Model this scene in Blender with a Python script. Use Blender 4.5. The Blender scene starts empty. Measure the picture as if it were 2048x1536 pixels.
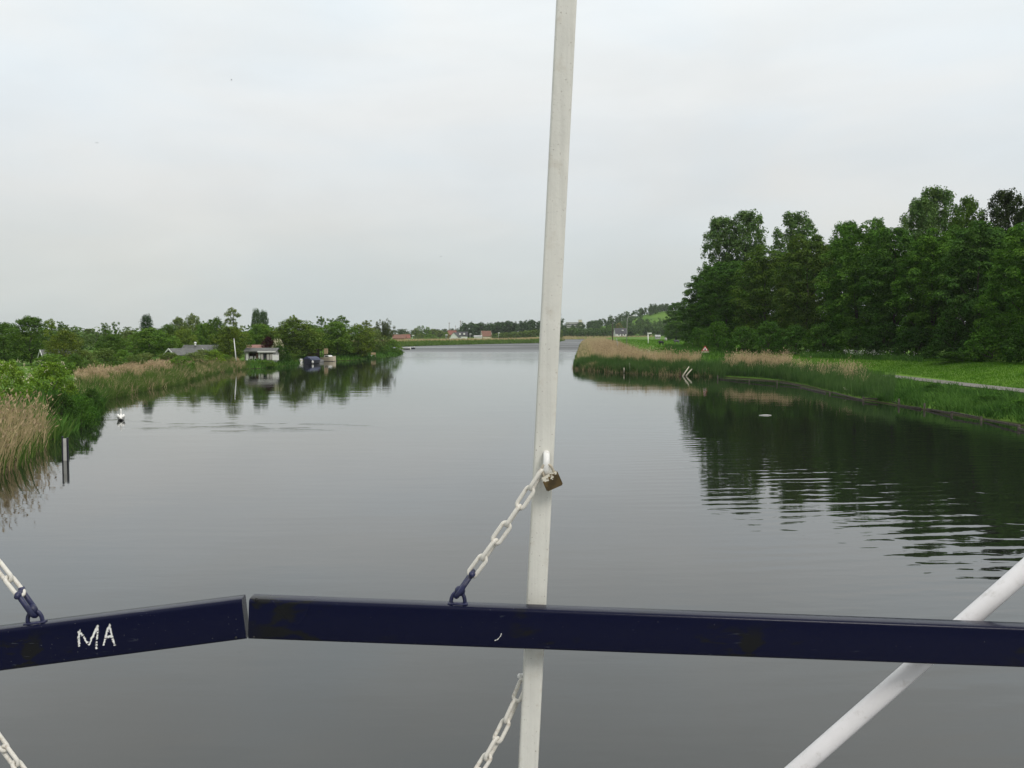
import bpy, bmesh, math, random
import numpy as np
from mathutils import Vector, Matrix
from mathutils.bvhtree import BVHTree

random.seed(7)
RNG = np.random.default_rng(7)
SC = bpy.context.scene
COL = SC.collection

# ------------------------------------------------------------------ camera
F, CX, CY, HZ, CAMH = 1990.0, 1024.0, 768.0, 665.0, 6.0
PITCH = math.atan((CY - HZ) / F)
CAM = Vector((0, 0, CAMH))
FWD = Vector((0, math.cos(PITCH), -math.sin(PITCH)))
UP = Vector((0, math.sin(PITCH), math.cos(PITCH)))
cd = bpy.data.cameras.new('camera')
cam = bpy.data.objects.new('camera', cd)
COL.objects.link(cam)
cam.location = CAM
cam.rotation_euler = (math.pi / 2 - PITCH, 0, 0)
cd.sensor_width = 36.0
cd.lens = F / 2048 * 36.0
cd.clip_start = 0.05
cd.clip_end = 12000
SC.camera = cam

def ray(u, v):
    return Vector((1, 0, 0)) * ((u - CX) / F) + UP * ((CY - v) / F) + FWD
def PZ(u, v, z=0.0):
    d = ray(u, v)
    return CAM + d * ((z - CAMH) / d.z)
def PY(u, v, y):
    d = ray(u, v)
    return CAM + d * (y / d.y)

# ------------------------------------------------------------------ tagging
def tag(o, label=None, cat=None, group=None, kind=None):
    if label: o['label'] = label
    if cat: o['category'] = cat
    if group: o['group'] = group
    if kind: o['kind'] = kind
    return o
def thing(name, label, cat, loc=(0, 0, 0), rz=0.0, group=None):
    o = bpy.data.objects.new(name, None)
    o.empty_display_size = 0.2
    COL.objects.link(o)
    o.location = loc
    o.rotation_euler = (0, 0, rz)
    return tag(o, label, cat, group)

# ------------------------------------------------------------------ materials
def new_mat(name):
    m = bpy.data.materials.new(name)
    m.use_nodes = True
    nt = m.node_tree
    for n in list(nt.nodes): nt.nodes.remove(n)
    out = nt.nodes.new('ShaderNodeOutputMaterial')
    return m, nt, out
def N(nt, t, **kw):
    n = nt.nodes.new(t)
    for k, v in kw.items():
        if k in n.inputs.keys(): n.inputs[k].default_value = v
        else: setattr(n, k, v)
    return n
def L(nt, a, b): nt.links.new(a, b)
def math_node(nt, op, a, b=None, c=None):
    n = nt.nodes.new('ShaderNodeMath'); n.operation = op
    for i, x in enumerate((a, b, c)):
        if x is None: continue
        if isinstance(x, (int, float)): n.inputs[i].default_value = x
        else: nt.links.new(x, n.inputs[i])
    return n.outputs[0]
def maprange(nt, x, a, b, c=0.0, d=1.0, smooth=True):
    n = nt.nodes.new('ShaderNodeMapRange')
    if smooth: n.interpolation_type = 'SMOOTHSTEP'
    nt.links.new(x, n.inputs[0])
    for i, v in enumerate((a, b, c, d)): n.inputs[i + 1].default_value = v
    return n.outputs[0]
def mixrgb(nt, fac, a, b, mode='MIX'):
    n = nt.nodes.new('ShaderNodeMixRGB'); n.blend_type = mode
    for i, x in enumerate((fac, a, b)):
        if isinstance(x, (int, float)): n.inputs[i].default_value = x
        elif isinstance(x, (tuple, list)): n.inputs[i].default_value = (*x[:3], 1)
        else: nt.links.new(x, n.inputs[i])
    return n.outputs[0]
def noise(nt, vec, scale, detail=4, rough=0.55, dist=0.0):
    n = N(nt, 'ShaderNodeTexNoise', Scale=scale, Detail=detail, Roughness=rough, Distortion=dist)
    if vec is not None: nt.links.new(vec, n.inputs['Vector'])
    return n
def mapping(nt, vec, scale=(1, 1, 1), rot=(0, 0, 0), loc=(0, 0, 0)):
    n = nt.nodes.new('ShaderNodeMapping')
    n.inputs['Scale'].default_value = scale
    n.inputs['Rotation'].default_value = rot
    n.inputs['Location'].default_value = loc
    nt.links.new(vec, n.inputs['Vector'])
    return n.outputs[0]

def paint(name, col, rough=0.45, var=0.12, nscale=8.0, dirt=None, dirt_amt=0.0, dirt_scale=6.0, bump=0.0, spec=0.5, metallic=0.0):
    m, nt, out = new_mat(name)
    b = N(nt, 'ShaderNodeBsdfPrincipled', Roughness=rough, Metallic=metallic)
    b.inputs['Specular IOR Level'].default_value = spec
    tc = N(nt, 'ShaderNodeTexCoord')
    n = noise(nt, tc.outputs['Object'], nscale, 5, 0.6)
    f = maprange(nt, n.outputs['Fac'], 0.3, 0.7, 1 - var, 1 + var)
    c = mixrgb(nt, 1.0, col, f, 'MULTIPLY')
    if dirt:
        n2 = noise(nt, tc.outputs['Object'], dirt_scale, 6, 0.65)
        c = mixrgb(nt, maprange(nt, n2.outputs['Fac'], 0.55, 0.72, 0, dirt_amt), c, dirt)
    L(nt, c, b.inputs['Base Color'])
    if bump:
        n3 = noise(nt, tc.outputs['Object'], nscale * 12, 3, 0.6)
        bp = N(nt, 'ShaderNodeBump', Strength=1.0, Distance=bump)
        L(nt, n3.outputs['Fac'], bp.inputs['Height']); L(nt, bp.outputs[0], b.inputs['Normal'])
    L(nt, b.outputs[0], out.inputs[0])
    return m

def leaf_material():
    m, nt, out = new_mat('leaves')
    oi = N(nt, 'ShaderNodeObjectInfo')
    ge = N(nt, 'ShaderNodeNewGeometry')
    tc = N(nt, 'ShaderNodeTexCoord')
    r = maprange(nt, ge.outputs['Random Per Island'], 0, 1, 0.55, 1.5, False)
    n = noise(nt, tc.outputs['Object'], 0.35, 3)
    hue = mixrgb(nt, maprange(nt, n.outputs['Fac'], 0.35, 0.65), (0.95, 1.0, 0.85), (1.18, 1.08, 0.75))
    c = mixrgb(nt, 1.0, oi.outputs['Color'], r, 'MULTIPLY')
    c = mixrgb(nt, 1.0, c, hue, 'MULTIPLY')
    d = N(nt, 'ShaderNodeBsdfDiffuse'); L(nt, c, d.inputs['Color'])
    t = N(nt, 'ShaderNodeBsdfTranslucent'); L(nt, mixrgb(nt, 1.0, c, (1.1, 1.25, 0.6), 'MULTIPLY'), t.inputs['Color'])
    mx = N(nt, 'ShaderNodeMixShader'); mx.inputs[0].default_value = 0.28
    L(nt, d.outputs[0], mx.inputs[1]); L(nt, t.outputs[0], mx.inputs[2])
    g = N(nt, 'ShaderNodeBsdfGlossy', Roughness=0.45); g.inputs['Color'].default_value = (0.8, 0.85, 0.8, 1)
    m2 = N(nt, 'ShaderNodeMixShader'); m2.inputs[0].default_value = 0.006
    L(nt, mx.outputs[0], m2.inputs[1]); L(nt, g.outputs[0], m2.inputs[2])
    L(nt, m2.outputs[0], out.inputs[0])
    return m
def blade_material(name, c1, c2, rough=0.6):
    m, nt, out = new_mat(name)
    ge = N(nt, 'ShaderNodeNewGeometry')
    tc = N(nt, 'ShaderNodeTexCoord')
    n = noise(nt, tc.outputs['Object'], 0.22, 3)
    f = math_node(nt, 'ADD', math_node(nt, 'MULTIPLY', ge.outputs['Random Per Island'], 0.6), math_node(nt, 'MULTIPLY', maprange(nt, n.outputs['Fac'], 0.35, 0.65), 0.4))
    c = mixrgb(nt, f, c1, c2)
    d = N(nt, 'ShaderNodeBsdfDiffuse'); L(nt, c, d.inputs['Color'])
    t = N(nt, 'ShaderNodeBsdfTranslucent'); L(nt, c, t.inputs['Color'])
    mx = N(nt, 'ShaderNodeMixShader'); mx.inputs[0].default_value = 0.25
    L(nt, d.outputs[0], mx.inputs[1]); L(nt, t.outputs[0], mx.inputs[2])
    L(nt, mx.outputs[0], out.inputs[0])
    return m

M = {}
M['leaf'] = leaf_material()
M['bark'] = paint('bark', (0.07, 0.058, 0.045), 0.9, 0.35, 3, bump=0.01)
M['white'] = paint('white_paint', (0.78, 0.78, 0.75), 0.45, 0.06, 3, (0.35, 0.32, 0.27), 0.5)
M['cream'] = paint('cream_paint', (0.62, 0.55, 0.42), 0.5, 0.1)
M['cream_wall'] = paint('cream_wall', (0.66, 0.60, 0.46), 0.6, 0.1)
M['grey_roof'] = paint('grey_roof', (0.125, 0.128, 0.12), 0.85, 0.25, 2, (0.055, 0.065, 0.04), 0.6, 1.5)
M['dark_roof'] = paint('dark_roof', (0.05, 0.05, 0.055), 0.7, 0.2, 2)
M['red_roof'] = paint('red_roof', (0.22, 0.09, 0.065), 0.8, 0.2, 2)
M['brown_roof'] = paint('brown_roof', (0.19, 0.095, 0.065), 0.8, 0.2, 2)
M['dark_wood'] = paint('dark_wood', (0.045, 0.035, 0.028), 0.85, 0.35, 5, bump=0.004)
M['brown_wood'] = paint('brown_wood', (0.13, 0.065, 0.04), 0.8, 0.3, 4)
M['grey_wood'] = paint('grey_wood', (0.062, 0.052, 0.040), 0.9, 0.5, 4, (0.025, 0.03, 0.016), 0.8, 3, bump=0.006)
M['tan_wood'] = paint('tan_wood', (0.42, 0.32, 0.19), 0.8, 0.2, 3)
M['pale_wood'] = paint('pale_wood', (0.50, 0.46, 0.36), 0.85, 0.2, 4)
M['glass'] = paint('window_glass', (0.03, 0.035, 0.04), 0.08, 0.1)
M['curtain'] = paint('curtain', (0.45, 0.43, 0.40), 0.8, 0.2, 6)
M['tarp'] = paint('tarpaulin', (0.04, 0.05, 0.10), 0.6, 0.2, 2)
M['hull_dark'] = paint('dark_hull', (0.02, 0.022, 0.035), 0.35, 0.2)
M['brick'] = paint('brick', (0.22, 0.10, 0.07), 0.85, 0.2, 3)
M['concrete'] = paint('concrete', (0.36, 0.36, 0.35), 0.85, 0.15, 2)
M['grey_steel'] = paint('grey_steel', (0.33, 0.34, 0.35), 0.5, 0.1)
M['dark_steel'] = paint('dark_steel', (0.06, 0.06, 0.065), 0.5, 0.2)
M['black'] = paint('black_hide', (0.012, 0.012, 0.013), 0.7, 0.2)
M['swan'] = paint('swan_feathers', (0.85, 0.84, 0.80), 0.6, 0.05)
M['orange'] = paint('orange_beak', (0.65, 0.18, 0.03), 0.5, 0.1)
M['sign_red'] = paint('sign_red', (0.55, 0.03, 0.04), 0.4, 0.1)
M['purple'] = None
M['tan_blade'] = blade_material('old_reed', (0.38, 0.29, 0.155), (0.60, 0.49, 0.29))
M['plume'] = blade_material('reed_plume', (0.36, 0.26, 0.155), (0.56, 0.44, 0.28))
M['green_blade'] = blade_material('green_reed', (0.06, 0.125, 0.026), (0.17, 0.25, 0.06))
M['blue_green_blade'] = blade_material('cattail', (0.045, 0.105, 0.028), (0.11, 0.19, 0.055))
M['weed'] = blade_material('bank_weed', (0.032, 0.095, 0.018), (0.125, 0.25, 0.05))
M['grass'] = blade_material('grass_blade', (0.055, 0.15, 0.014), (0.135, 0.275, 0.028))
M['umbel'] = blade_material('white_umbel', (0.55, 0.57, 0.48), (0.75, 0.75, 0.68))

# ------------------------------------------------------------------ mesh helpers
def np_mesh(name, verts, quads=None, tris=None):
    me = bpy.data.meshes.new(name)
    verts = np.asarray(verts, np.float32).reshape(-1, 3)
    nq = 0 if quads is None else len(quads)
    ntr = 0 if tris is None else len(tris)
    me.vertices.add(len(verts)); me.vertices.foreach_set('co', verts.ravel())
    me.loops.add(nq * 4 + ntr * 3)
    li = np.concatenate([np.asarray(a, np.int32).ravel() for a in (quads, tris) if a is not None])
    me.loops.foreach_set('vertex_index', li)
    me.polygons.add(nq + ntr)
    ls = np.concatenate([np.arange(nq) * 4, nq * 4 + np.arange(ntr) * 3]).astype(np.int32)
    me.polygons.foreach_set('loop_start', ls)
    me.update(calc_edges=True)
    return me
def mesh_obj(name, me, mats, parent=None):
    o = bpy.data.objects.new(name, me)
    COL.objects.link(o)
    for m in (mats if isinstance(mats, (list, tuple)) else [mats]): me.materials.append(m)
    if parent: o.parent = parent
    return o

class MB:
    """collects boxes, tubes and prisms, and links them as ONE mesh object"""
    def __init__(s, mtx=None): s.v = []; s.f = []; s.mi = []; s.sm = []; s.x = mtx
    def add(s, vs, fs, mi=0, smooth=False):
        k = len(s.v)
        s.v += [tuple(s.x @ Vector(p)) if s.x else tuple(p) for p in vs]
        s.f += [tuple(k + i for i in f) for f in fs]
        s.mi += [mi] * len(fs); s.sm += [smooth] * len(fs)
        return s
    def box(s, c, d, rz=0.0, mi=0, tilt=None):
        cx, cy, cz = c; a, b, h = d[0] / 2, d[1] / 2, d[2] / 2
        R = Matrix.Rotation(rz, 3, 'Z')
        if tilt: R = R @ tilt
        vs = [Vector(c) + R @ Vector((sx * a, sy * b, sz * h)) for sz in (-1, 1) for sx, sy in ((-1, -1), (1, -1), (1, 1), (-1, 1))]
        return s.add(vs, [(3, 2, 1, 0), (4, 5, 6, 7), (0, 1, 5, 4), (1, 2, 6, 5), (2, 3, 7, 6), (3, 0, 4, 7)], mi)
    def sweep(s, pts, radii, n=8, mi=0, cap=True, smooth=True, squash=None):
        pts = [Vector(p) for p in pts]
        vs = []; fs = []
        t0 = (pts[1] - pts[0]).normalized()
        ref = Vector((0, 0, 1)) if abs(t0.z) < 0.9 else Vector((1, 0, 0))
        u = t0.cross(ref).normalized()
        for i, p in enumerate(pts):
            t = (pts[min(i + 1, len(pts) - 1)] - pts[max(i - 1, 0)]).normalized()
            u = (u - t * u.dot(t)).normalized(); w = t.cross(u)
            r = radii[i] if isinstance(radii, (list, tuple)) else radii
            ra, rb = r if isinstance(r, tuple) else (r, r)
            for k in range(n):
                a = 2 * math.pi * k / n
                vs.append(p + u * (ra * math.cos(a)) + w * (rb * math.sin(a)))
        for i in range(len(pts) - 1):
            for k in range(n):
                a, b = i * n + k, i * n + (k + 1) % n
                fs.append((a, b, b + n, a + n))
        if cap:
            fs.append(tuple(range(n))[::-1]); e = (len(pts) - 1) * n
            fs.append(tuple(range(e, e + n)))
        return s.add(vs, fs, mi, smooth)
    def prism(s, poly, axis_vec, mi=0, smooth=False):
        """closed polygon (list of points) extruded along a vector"""
        n = len(poly); a = Vector(axis_vec)
        vs = [Vector(p) for p in poly] + [Vector(p) + a for p in poly]
        fs = [tuple(range(n))[::-1], tuple(range(n, 2 * n))]
        k = len(fs)
        fs += [(i, (i + 1) % n, n + (i + 1) % n, n + i) for i in range(n)]
        s.add(vs, fs, mi, smooth)
        return s
    def ball(s, c, r, mi=0, seg=10, rings=6):
        rx, ry, rz = r if isinstance(r, tuple) else (r, r, r)
        vs = [Vector(c) + Vector((0, 0, -rz))]
        for i in range(1, rings):
            a = -math.pi / 2 + math.pi * i / rings
            for k in range(seg):
                b = 2 * math.pi * k / seg
                vs.append(Vector(c) + Vector((rx * math.cos(a) * math.cos(b), ry * math.cos(a) * math.sin(b), rz * math.sin(a))))
        vs.append(Vector(c) + Vector((0, 0, rz))); e = len(vs) - 1
        fs = [(0, 1 + (k + 1) % seg, 1 + k) for k in range(seg)]
        for i in range(rings - 2):
            for k in range(seg):
                a, b = 1 + i * seg + k, 1 + i * seg + (k + 1) % seg
                fs.append((a, b, b + seg, a + seg))
        o = 1 + (rings - 2) * seg
        fs += [(o + k, o + (k + 1) % seg, e) for k in range(seg)]
        return s.add(vs, fs, mi, True)
    def build(s, name, mats, parent=None, offset=None):
        me = bpy.data.meshes.new(name)
        off = Vector(offset) if offset is not None else Vector((0, 0, 0))
        me.from_pydata([tuple(Vector(p) - off) for p in s.v], [], s.f)
        me.polygons.foreach_set('material_index', s.mi)
        me.polygons.foreach_set('use_smooth', s.sm)
        me.update()
        bm = bmesh.new(); bm.from_mesh(me); bmesh.ops.recalc_face_normals(bm, faces=bm.faces); bm.to_mesh(me); bm.free()
        return mesh_obj(name, me, mats, parent)

def wbuild(mb, name, mats, parent):
    """mb holds world coordinates; parent is an unrotated Empty"""
    return mb.build(name, mats, parent, offset=parent.location)

# ------------------------------------------------------------------ shorelines and terrain
LEFT = [(-19, -80), (-19, 0), (-20, 25), (-21.9, 42.6), (-24, 49.7), (-25.7, 56), (-29.6, 70.2), (-36.6, 88.4), (-38.3, 103.8), (-38.8, 113.7),
        (-44.5, 149), (-43.9, 163.6), (-42, 165.8), (-40, 183.7), (-43.3, 202.4), (-38.9, 213), (-34.7, 213), (-32.2, 225.3), (-29.3, 248.8), (-30.8, 277.7), (-35.4, 314), (-50, 350), (-75, 372)]
FAR = [(-75, 390), (-48, 419), (-30, 478), (-6.4, 530), (16, 568), (30, 640), (39, 740), (46, 860), (60, 885), (110, 892), (220, 925)]
RIGHT = [(220, 870), (120, 830), (75, 790), (53, 723), (39.7, 568), (30.2, 442), (23, 341), (15.5, 239), (10.4, 163.6), (12.3, 157), (16.7, 147.4), (21.8, 142), (25.9, 137),
         (30.7, 128.4), (32.8, 121.8), (32.5, 108.5), (30.9, 91), (31.5, 80.7), (32, 72.8), (32.7, 63.5), (33, 40), (33.5, 0), (33, -80)]
POLY = np.array(LEFT + FAR + RIGHT, float)

def line_dist(px, py, pts):
    pts = np.array(pts, float); best = np.full(px.shape, 1e9)
    for (ax, ay), (bx, by) in zip(pts[:-1], pts[1:]):
        dx, dy = bx - ax, by - ay
        t = np.clip(((px - ax) * dx + (py - ay) * dy) / (dx * dx + dy * dy), 0, 1)
        best = np.minimum(best, np.hypot(px - ax - t * dx, py - ay - t * dy))
    return best
def inside(px, py):
    r = np.zeros(px.shape, bool); n = len(POLY)
    for i in range(n):
        ax, ay = POLY[i]; bx, by = POLY[(i + 1) % n]
        c = ((ay > py) != (by > py)) & (px < (bx - ax) * (py - ay) / (by - ay + 1e-12) + ax)
        r ^= c
    return r
def sdist(x, y):
    x = np.atleast_1d(np.asarray(x, float)); y = np.atleast_1d(np.asarray(y, float))
    d = np.minimum(np.minimum(line_dist(x, y, LEFT), line_dist(x, y, FAR)), line_dist(x, y, RIGHT))
    return np.where(inside(x, y), -d, d)
def height(x, y):
    x = np.atleast_1d(np.asarray(x, float)); y = np.atleast_1d(np.asarray(y, float))
    dl, df, dr = line_dist(x, y, LEFT), line_dist(x, y, FAR), line_dist(x, y, RIGHT)
    zl = np.interp(dl, [0, 1.5, 4, 12, 60], [0, .45, .8, 1.0, 1.1])
    zr = np.interp(dr, [0, 1.5, 5, 8.4, 12, 19, 30, 70], [0, .4, .9, 1.2, 1.25, 2.6, 2.55, 2.3])
    zf = np.interp(df, [0, 2, 8, 12, 30, 60], [0, .4, 2.0, 2.1, 1.6, 1.2])
    wl, wf, wr = 1 / (dl + .01) ** 5, 1 / (df + .01) ** 5, 1 / (dr + .01) ** 5
    z = (zl * wl + zf * wf + zr * wr) / (wl + wf + wr)
    d = np.minimum(np.minimum(dl, df), dr)
    z = np.where(inside(x, y), -np.minimum(1.4, d * 0.6) - 0.02, z)
    hill = 26 * np.exp(-((x - 185) / 85) ** 2 - ((y - 1140) / 120) ** 2) + 10 * np.exp(-((x - 330) / 160) ** 2 - ((y - 1200) / 160) ** 2)
    return z + hill
def gz(x, y): return max(0.05, float(height(x, y)[0]))

def axis(parts):
    out = []
    for a, b, st in parts: out += list(np.arange(a, b, st))
    return np.array(out + [parts[-1][1]])
xs = axis([(-3000, -600, 300), (-600, -160, 22), (-160, -70, 6), (-70, -18, 1.1), (-18, 8, 4), (8, 60, 1.1), (60, 120, 4), (120, 420, 10), (420, 900, 60), (900, 3000, 300)])
ys = axis([(-80, 36, 6), (36, 190, 1.3), (190, 330, 3), (330, 960, 9), (960, 1400, 14), (1400, 3000, 160)])
GX, GY = np.meshgrid(xs, ys)
GZ = height(GX.ravel(), GY.ravel())
gv = np.stack([GX.ravel(), GY.ravel(), GZ], 1)
nx, ny = len(xs), len(ys)
ii = (np.arange(ny - 1)[:, None] * nx + np.arange(nx - 1)[None, :]).ravel()
gq = np.stack([ii, ii + 1, ii + nx + 1, ii + nx], 1)
m, nt, out = new_mat('ground_soil_and_grass')
tc = N(nt, 'ShaderNodeTexCoord')
n1 = noise(nt, tc.outputs['Object'], 0.05, 5); n2 = noise(nt, tc.outputs['Object'], 1.3, 5, 0.7)
c = mixrgb(nt, maprange(nt, n1.outputs['Fac'], 0.35, 0.65), (0.070, 0.155, 0.016), (0.115, 0.21, 0.026))
c = mixrgb(nt, maprange(nt, n2.outputs['Fac'], 0.5, 0.75), c, (0.06, 0.10, 0.025))
sep = N(nt, 'ShaderNodeSeparateXYZ'); L(nt, tc.outputs['Object'], sep.inputs[0])
c = mixrgb(nt, maprange(nt, sep.outputs['Z'], 0.02, 0.16), (0.035, 0.028, 0.018), c)
b = N(nt, 'ShaderNodeBsdfPrincipled', Roughness=0.95); b.inputs['Specular IOR Level'].default_value = 0.1
L(nt, c, b.inputs['Base Color'])
bp = N(nt, 'ShaderNodeBump', Strength=0.6, Distance=0.06); L(nt, n2.outputs['Fac'], bp.inputs['Height']); L(nt, bp.outputs[0], b.inputs['Normal'])
L(nt, b.outputs[0], out.inputs[0])
M['ground'] = m
ground_me = np_mesh('ground', gv, quads=gq)
ground_me.polygons.foreach_set('use_smooth', np.ones(len(gq), bool))
ground = tag(mesh_obj('ground', ground_me, M['ground']), 'flat green river land with grass dikes and a wooded hill', kind='structure')

# ------------------------------------------------------------------ water
SWAN = PZ(242, 840)
m, nt, out = new_mat('river_water')
tc = N(nt, 'ShaderNodeTexCoord'); P = tc.outputs['Object']
sep = N(nt, 'ShaderNodeSeparateXYZ'); L(nt, P, sep.inputs[0])
X, Y = sep.outputs['X'], sep.outputs['Y']
# fine gentle ripples everywhere
nA = noise(nt, mapping(nt, P, (0.55, 1.6, 1)), 1.0, 3, 0.5)
nB = noise(nt, mapping(nt, P, (0.10, 0.28, 1), (0, 0, 0.2)), 1.0, 2, 0.5)
h = math_node(nt, 'MULTIPLY', math_node(nt, 'SUBTRACT', nA.outputs['Fac'], 0.5), 0.0042)
h = math_node(nt, 'ADD', h, math_node(nt, 'MULTIPLY', math_node(nt, 'SUBTRACT', nB.outputs['Fac'], 0.5), 0.012))
# long crested swell crossing to the right bank
wv = N(nt, 'ShaderNodeTexWave', wave_type='BANDS', bands_direction='Y', wave_profile='SIN')
wv.inputs['Scale'].default_value = 0.34; wv.inputs['Distortion'].default_value = 3.4; wv.inputs['Detail'].default_value = 2.0
wv.inputs['Detail Scale'].default_value = 0.55; wv.inputs['Detail Roughness'].default_value = 0.5
L(nt, mapping(nt, P, (1, 1, 1), (0, 0, math.radians(-9))), wv.inputs['Vector'])
mr = math_node(nt, 'MULTIPLY', maprange(nt, X, 1, 13), maprange(nt, Y, 78, 48))
nM = noise(nt, mapping(nt, P, (0.08, 0.08, 1)), 1.0, 2)
nM2 = noise(nt, mapping(nt, P, (.55, .9, 1)), 1.0, 2)
mr = math_node(nt, 'MULTIPLY', mr, maprange(nt, nM2.outputs['Fac'], .35, .65, .15, 1.3))
mr = math_node(nt, 'MULTIPLY', mr, maprange(nt, nM.outputs['Fac'], 0.3, 0.6, 0.45, 1.0))
h = math_node(nt, 'ADD', h, math_node(nt, 'MULTIPLY', wv.outputs['Fac'], math_node(nt, 'MULTIPLY', mr, 0.0062)))
# wake of the swan: two spreading arms and the broken water behind it
rx = math_node(nt, 'SUBTRACT', X, SWAN.x); ry = math_node(nt, 'SUBTRACT', SWAN.y, Y)
ax_ = math_node(nt, 'ABSOLUTE', math_node(nt, 'SUBTRACT', ry, math_node(nt, 'MULTIPLY', math_node(nt, 'ABSOLUTE', rx), 0.62)))
arm = math_node(nt, 'MULTIPLY', maprange(nt, ax_, 0.9, 0.0), maprange(nt, math_node(nt, 'ABSOLUTE', rx), 11, 1))
nW = noise(nt, mapping(nt, P, (0.8, 2.2, 1)), 1.0, 3, 0.6)
nW2 = noise(nt, mapping(nt, P, (.16, .5, 1)), 1.0, 2)
wake = math_node(nt, 'MULTIPLY', arm, math_node(nt, 'MULTIPLY', nW.outputs['Fac'], 0.012))
dd = math_node(nt, 'ADD', math_node(nt, 'POWER', math_node(nt, 'DIVIDE', math_node(nt, 'SUBTRACT', X, SWAN.x + 10.5), 10.0), 2.0), math_node(nt, 'POWER', math_node(nt, 'DIVIDE', math_node(nt, 'SUBTRACT', Y, SWAN.y - 5.5), 4.2), 2.0))
wake = math_node(nt, 'ADD', wake, math_node(nt, 'MULTIPLY', math_node(nt, 'MULTIPLY', maprange(nt, dd, 1.0, 0.2), maprange(nt, nW2.outputs['Fac'], .47, .58)), math_node(nt, 'MULTIPLY', nW.outputs['Fac'], 0.02)))
h = math_node(nt, 'ADD', h, wake)
bp = N(nt, 'ShaderNodeBump', Strength=1.0, Distance=1.0); L(nt, h, bp.inputs['Height'])
# wind-ruffled bands far up the river
nF = noise(nt, mapping(nt, P, (0.006, 0.02, 1)), 1.0, 3, 0.6, 0.5)
rough = math_node(nt, 'MULTIPLY', maprange(nt, Y, 150, 420), maprange(nt, nF.outputs['Fac'], 0.38, 0.55, 0.24, 0.5))
rough = math_node(nt, 'ADD', rough, 0.018)
b = N(nt, 'ShaderNodeBsdfPrincipled'); b.inputs['IOR'].default_value = 1.52
b.inputs['Base Color'].default_value = (0.012, 0.014, 0.011, 1)
L(nt, rough, b.inputs['Roughness']); L(nt, bp.outputs[0], b.inputs['Normal'])
L(nt, b.outputs[0], out.inputs[0])
M['water'] = m
wm = np_mesh('water', [(-240, -79, 0), (320, -79, 0), (320, 1000, 0), (-240, 1000, 0)], quads=[(0, 1, 2, 3)])
tag(mesh_obj('water', wm, M['water']), 'calm grey river reflecting the sky and the trees', kind='structure')

# ------------------------------------------------------------------ path on the right bank
def offset_line(pts, s):
    out = []
    for i in range(len(pts)):
        a = Vector(pts[max(i - 1, 0)]); c = Vector(pts[min(i + 1, len(pts) - 1)])
        t = (c - a).normalized(); out.append((pts[i][0] + t.y * -s * -1, pts[i][1] - t.x * s * 1))
    return out
path_base = [(33.2, -70), (33.2, 0), (33, 40), (32.6, 63.5), (31.9, 74), (31.5, 82), (31.2, 92), (31.4, 104), (31.2, 114)]
fine = []
for a, c in zip(path_base[:-1], path_base[1:]):
    k = max(2, int(math.dist(a, c) / 3))
    fine += [(a[0] + (c[0] - a[0]) * t / k, a[1] + (c[1] - a[1]) * t / k) for t in range(k)]
for _ in range(12):
    fine = [fine[0]] + [((fine[i - 1][0] + 2 * fine[i][0] + fine[i + 1][0]) / 4, (fine[i - 1][1] + 2 * fine[i][1] + fine[i + 1][1]) / 4) for i in range(1, len(fine) - 1)] + [fine[-1]]
le, re_ = offset_line(fine, 8.5), offset_line(fine, 11.3)
pv = []; pq = []
for i, (a, c) in enumerate(zip(le, re_)):
    za = max(gz(*a), gz(*c)) + 0.05
    pv += [(a[0], a[1], za), (c[0], c[1], za)]
    if i: pq.append((2 * i - 2, 2 * i - 1, 2 * i + 1, 2 * i))
M['gravel'] = paint('shell_path', (0.165, 0.155, 0.135), 0.95, 0.2, 2.0, (0.13, 0.15, 0.08), 0.75, 0.6)
tag(mesh_obj('path', np_mesh('path', pv, quads=pq), M['gravel']), 'pale narrow path along the foot of the dike', kind='structure')
PATH = [((a[0] + c[0]) / 2, (a[1] + c[1]) / 2) for a, c in zip(le, re_)]

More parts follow.
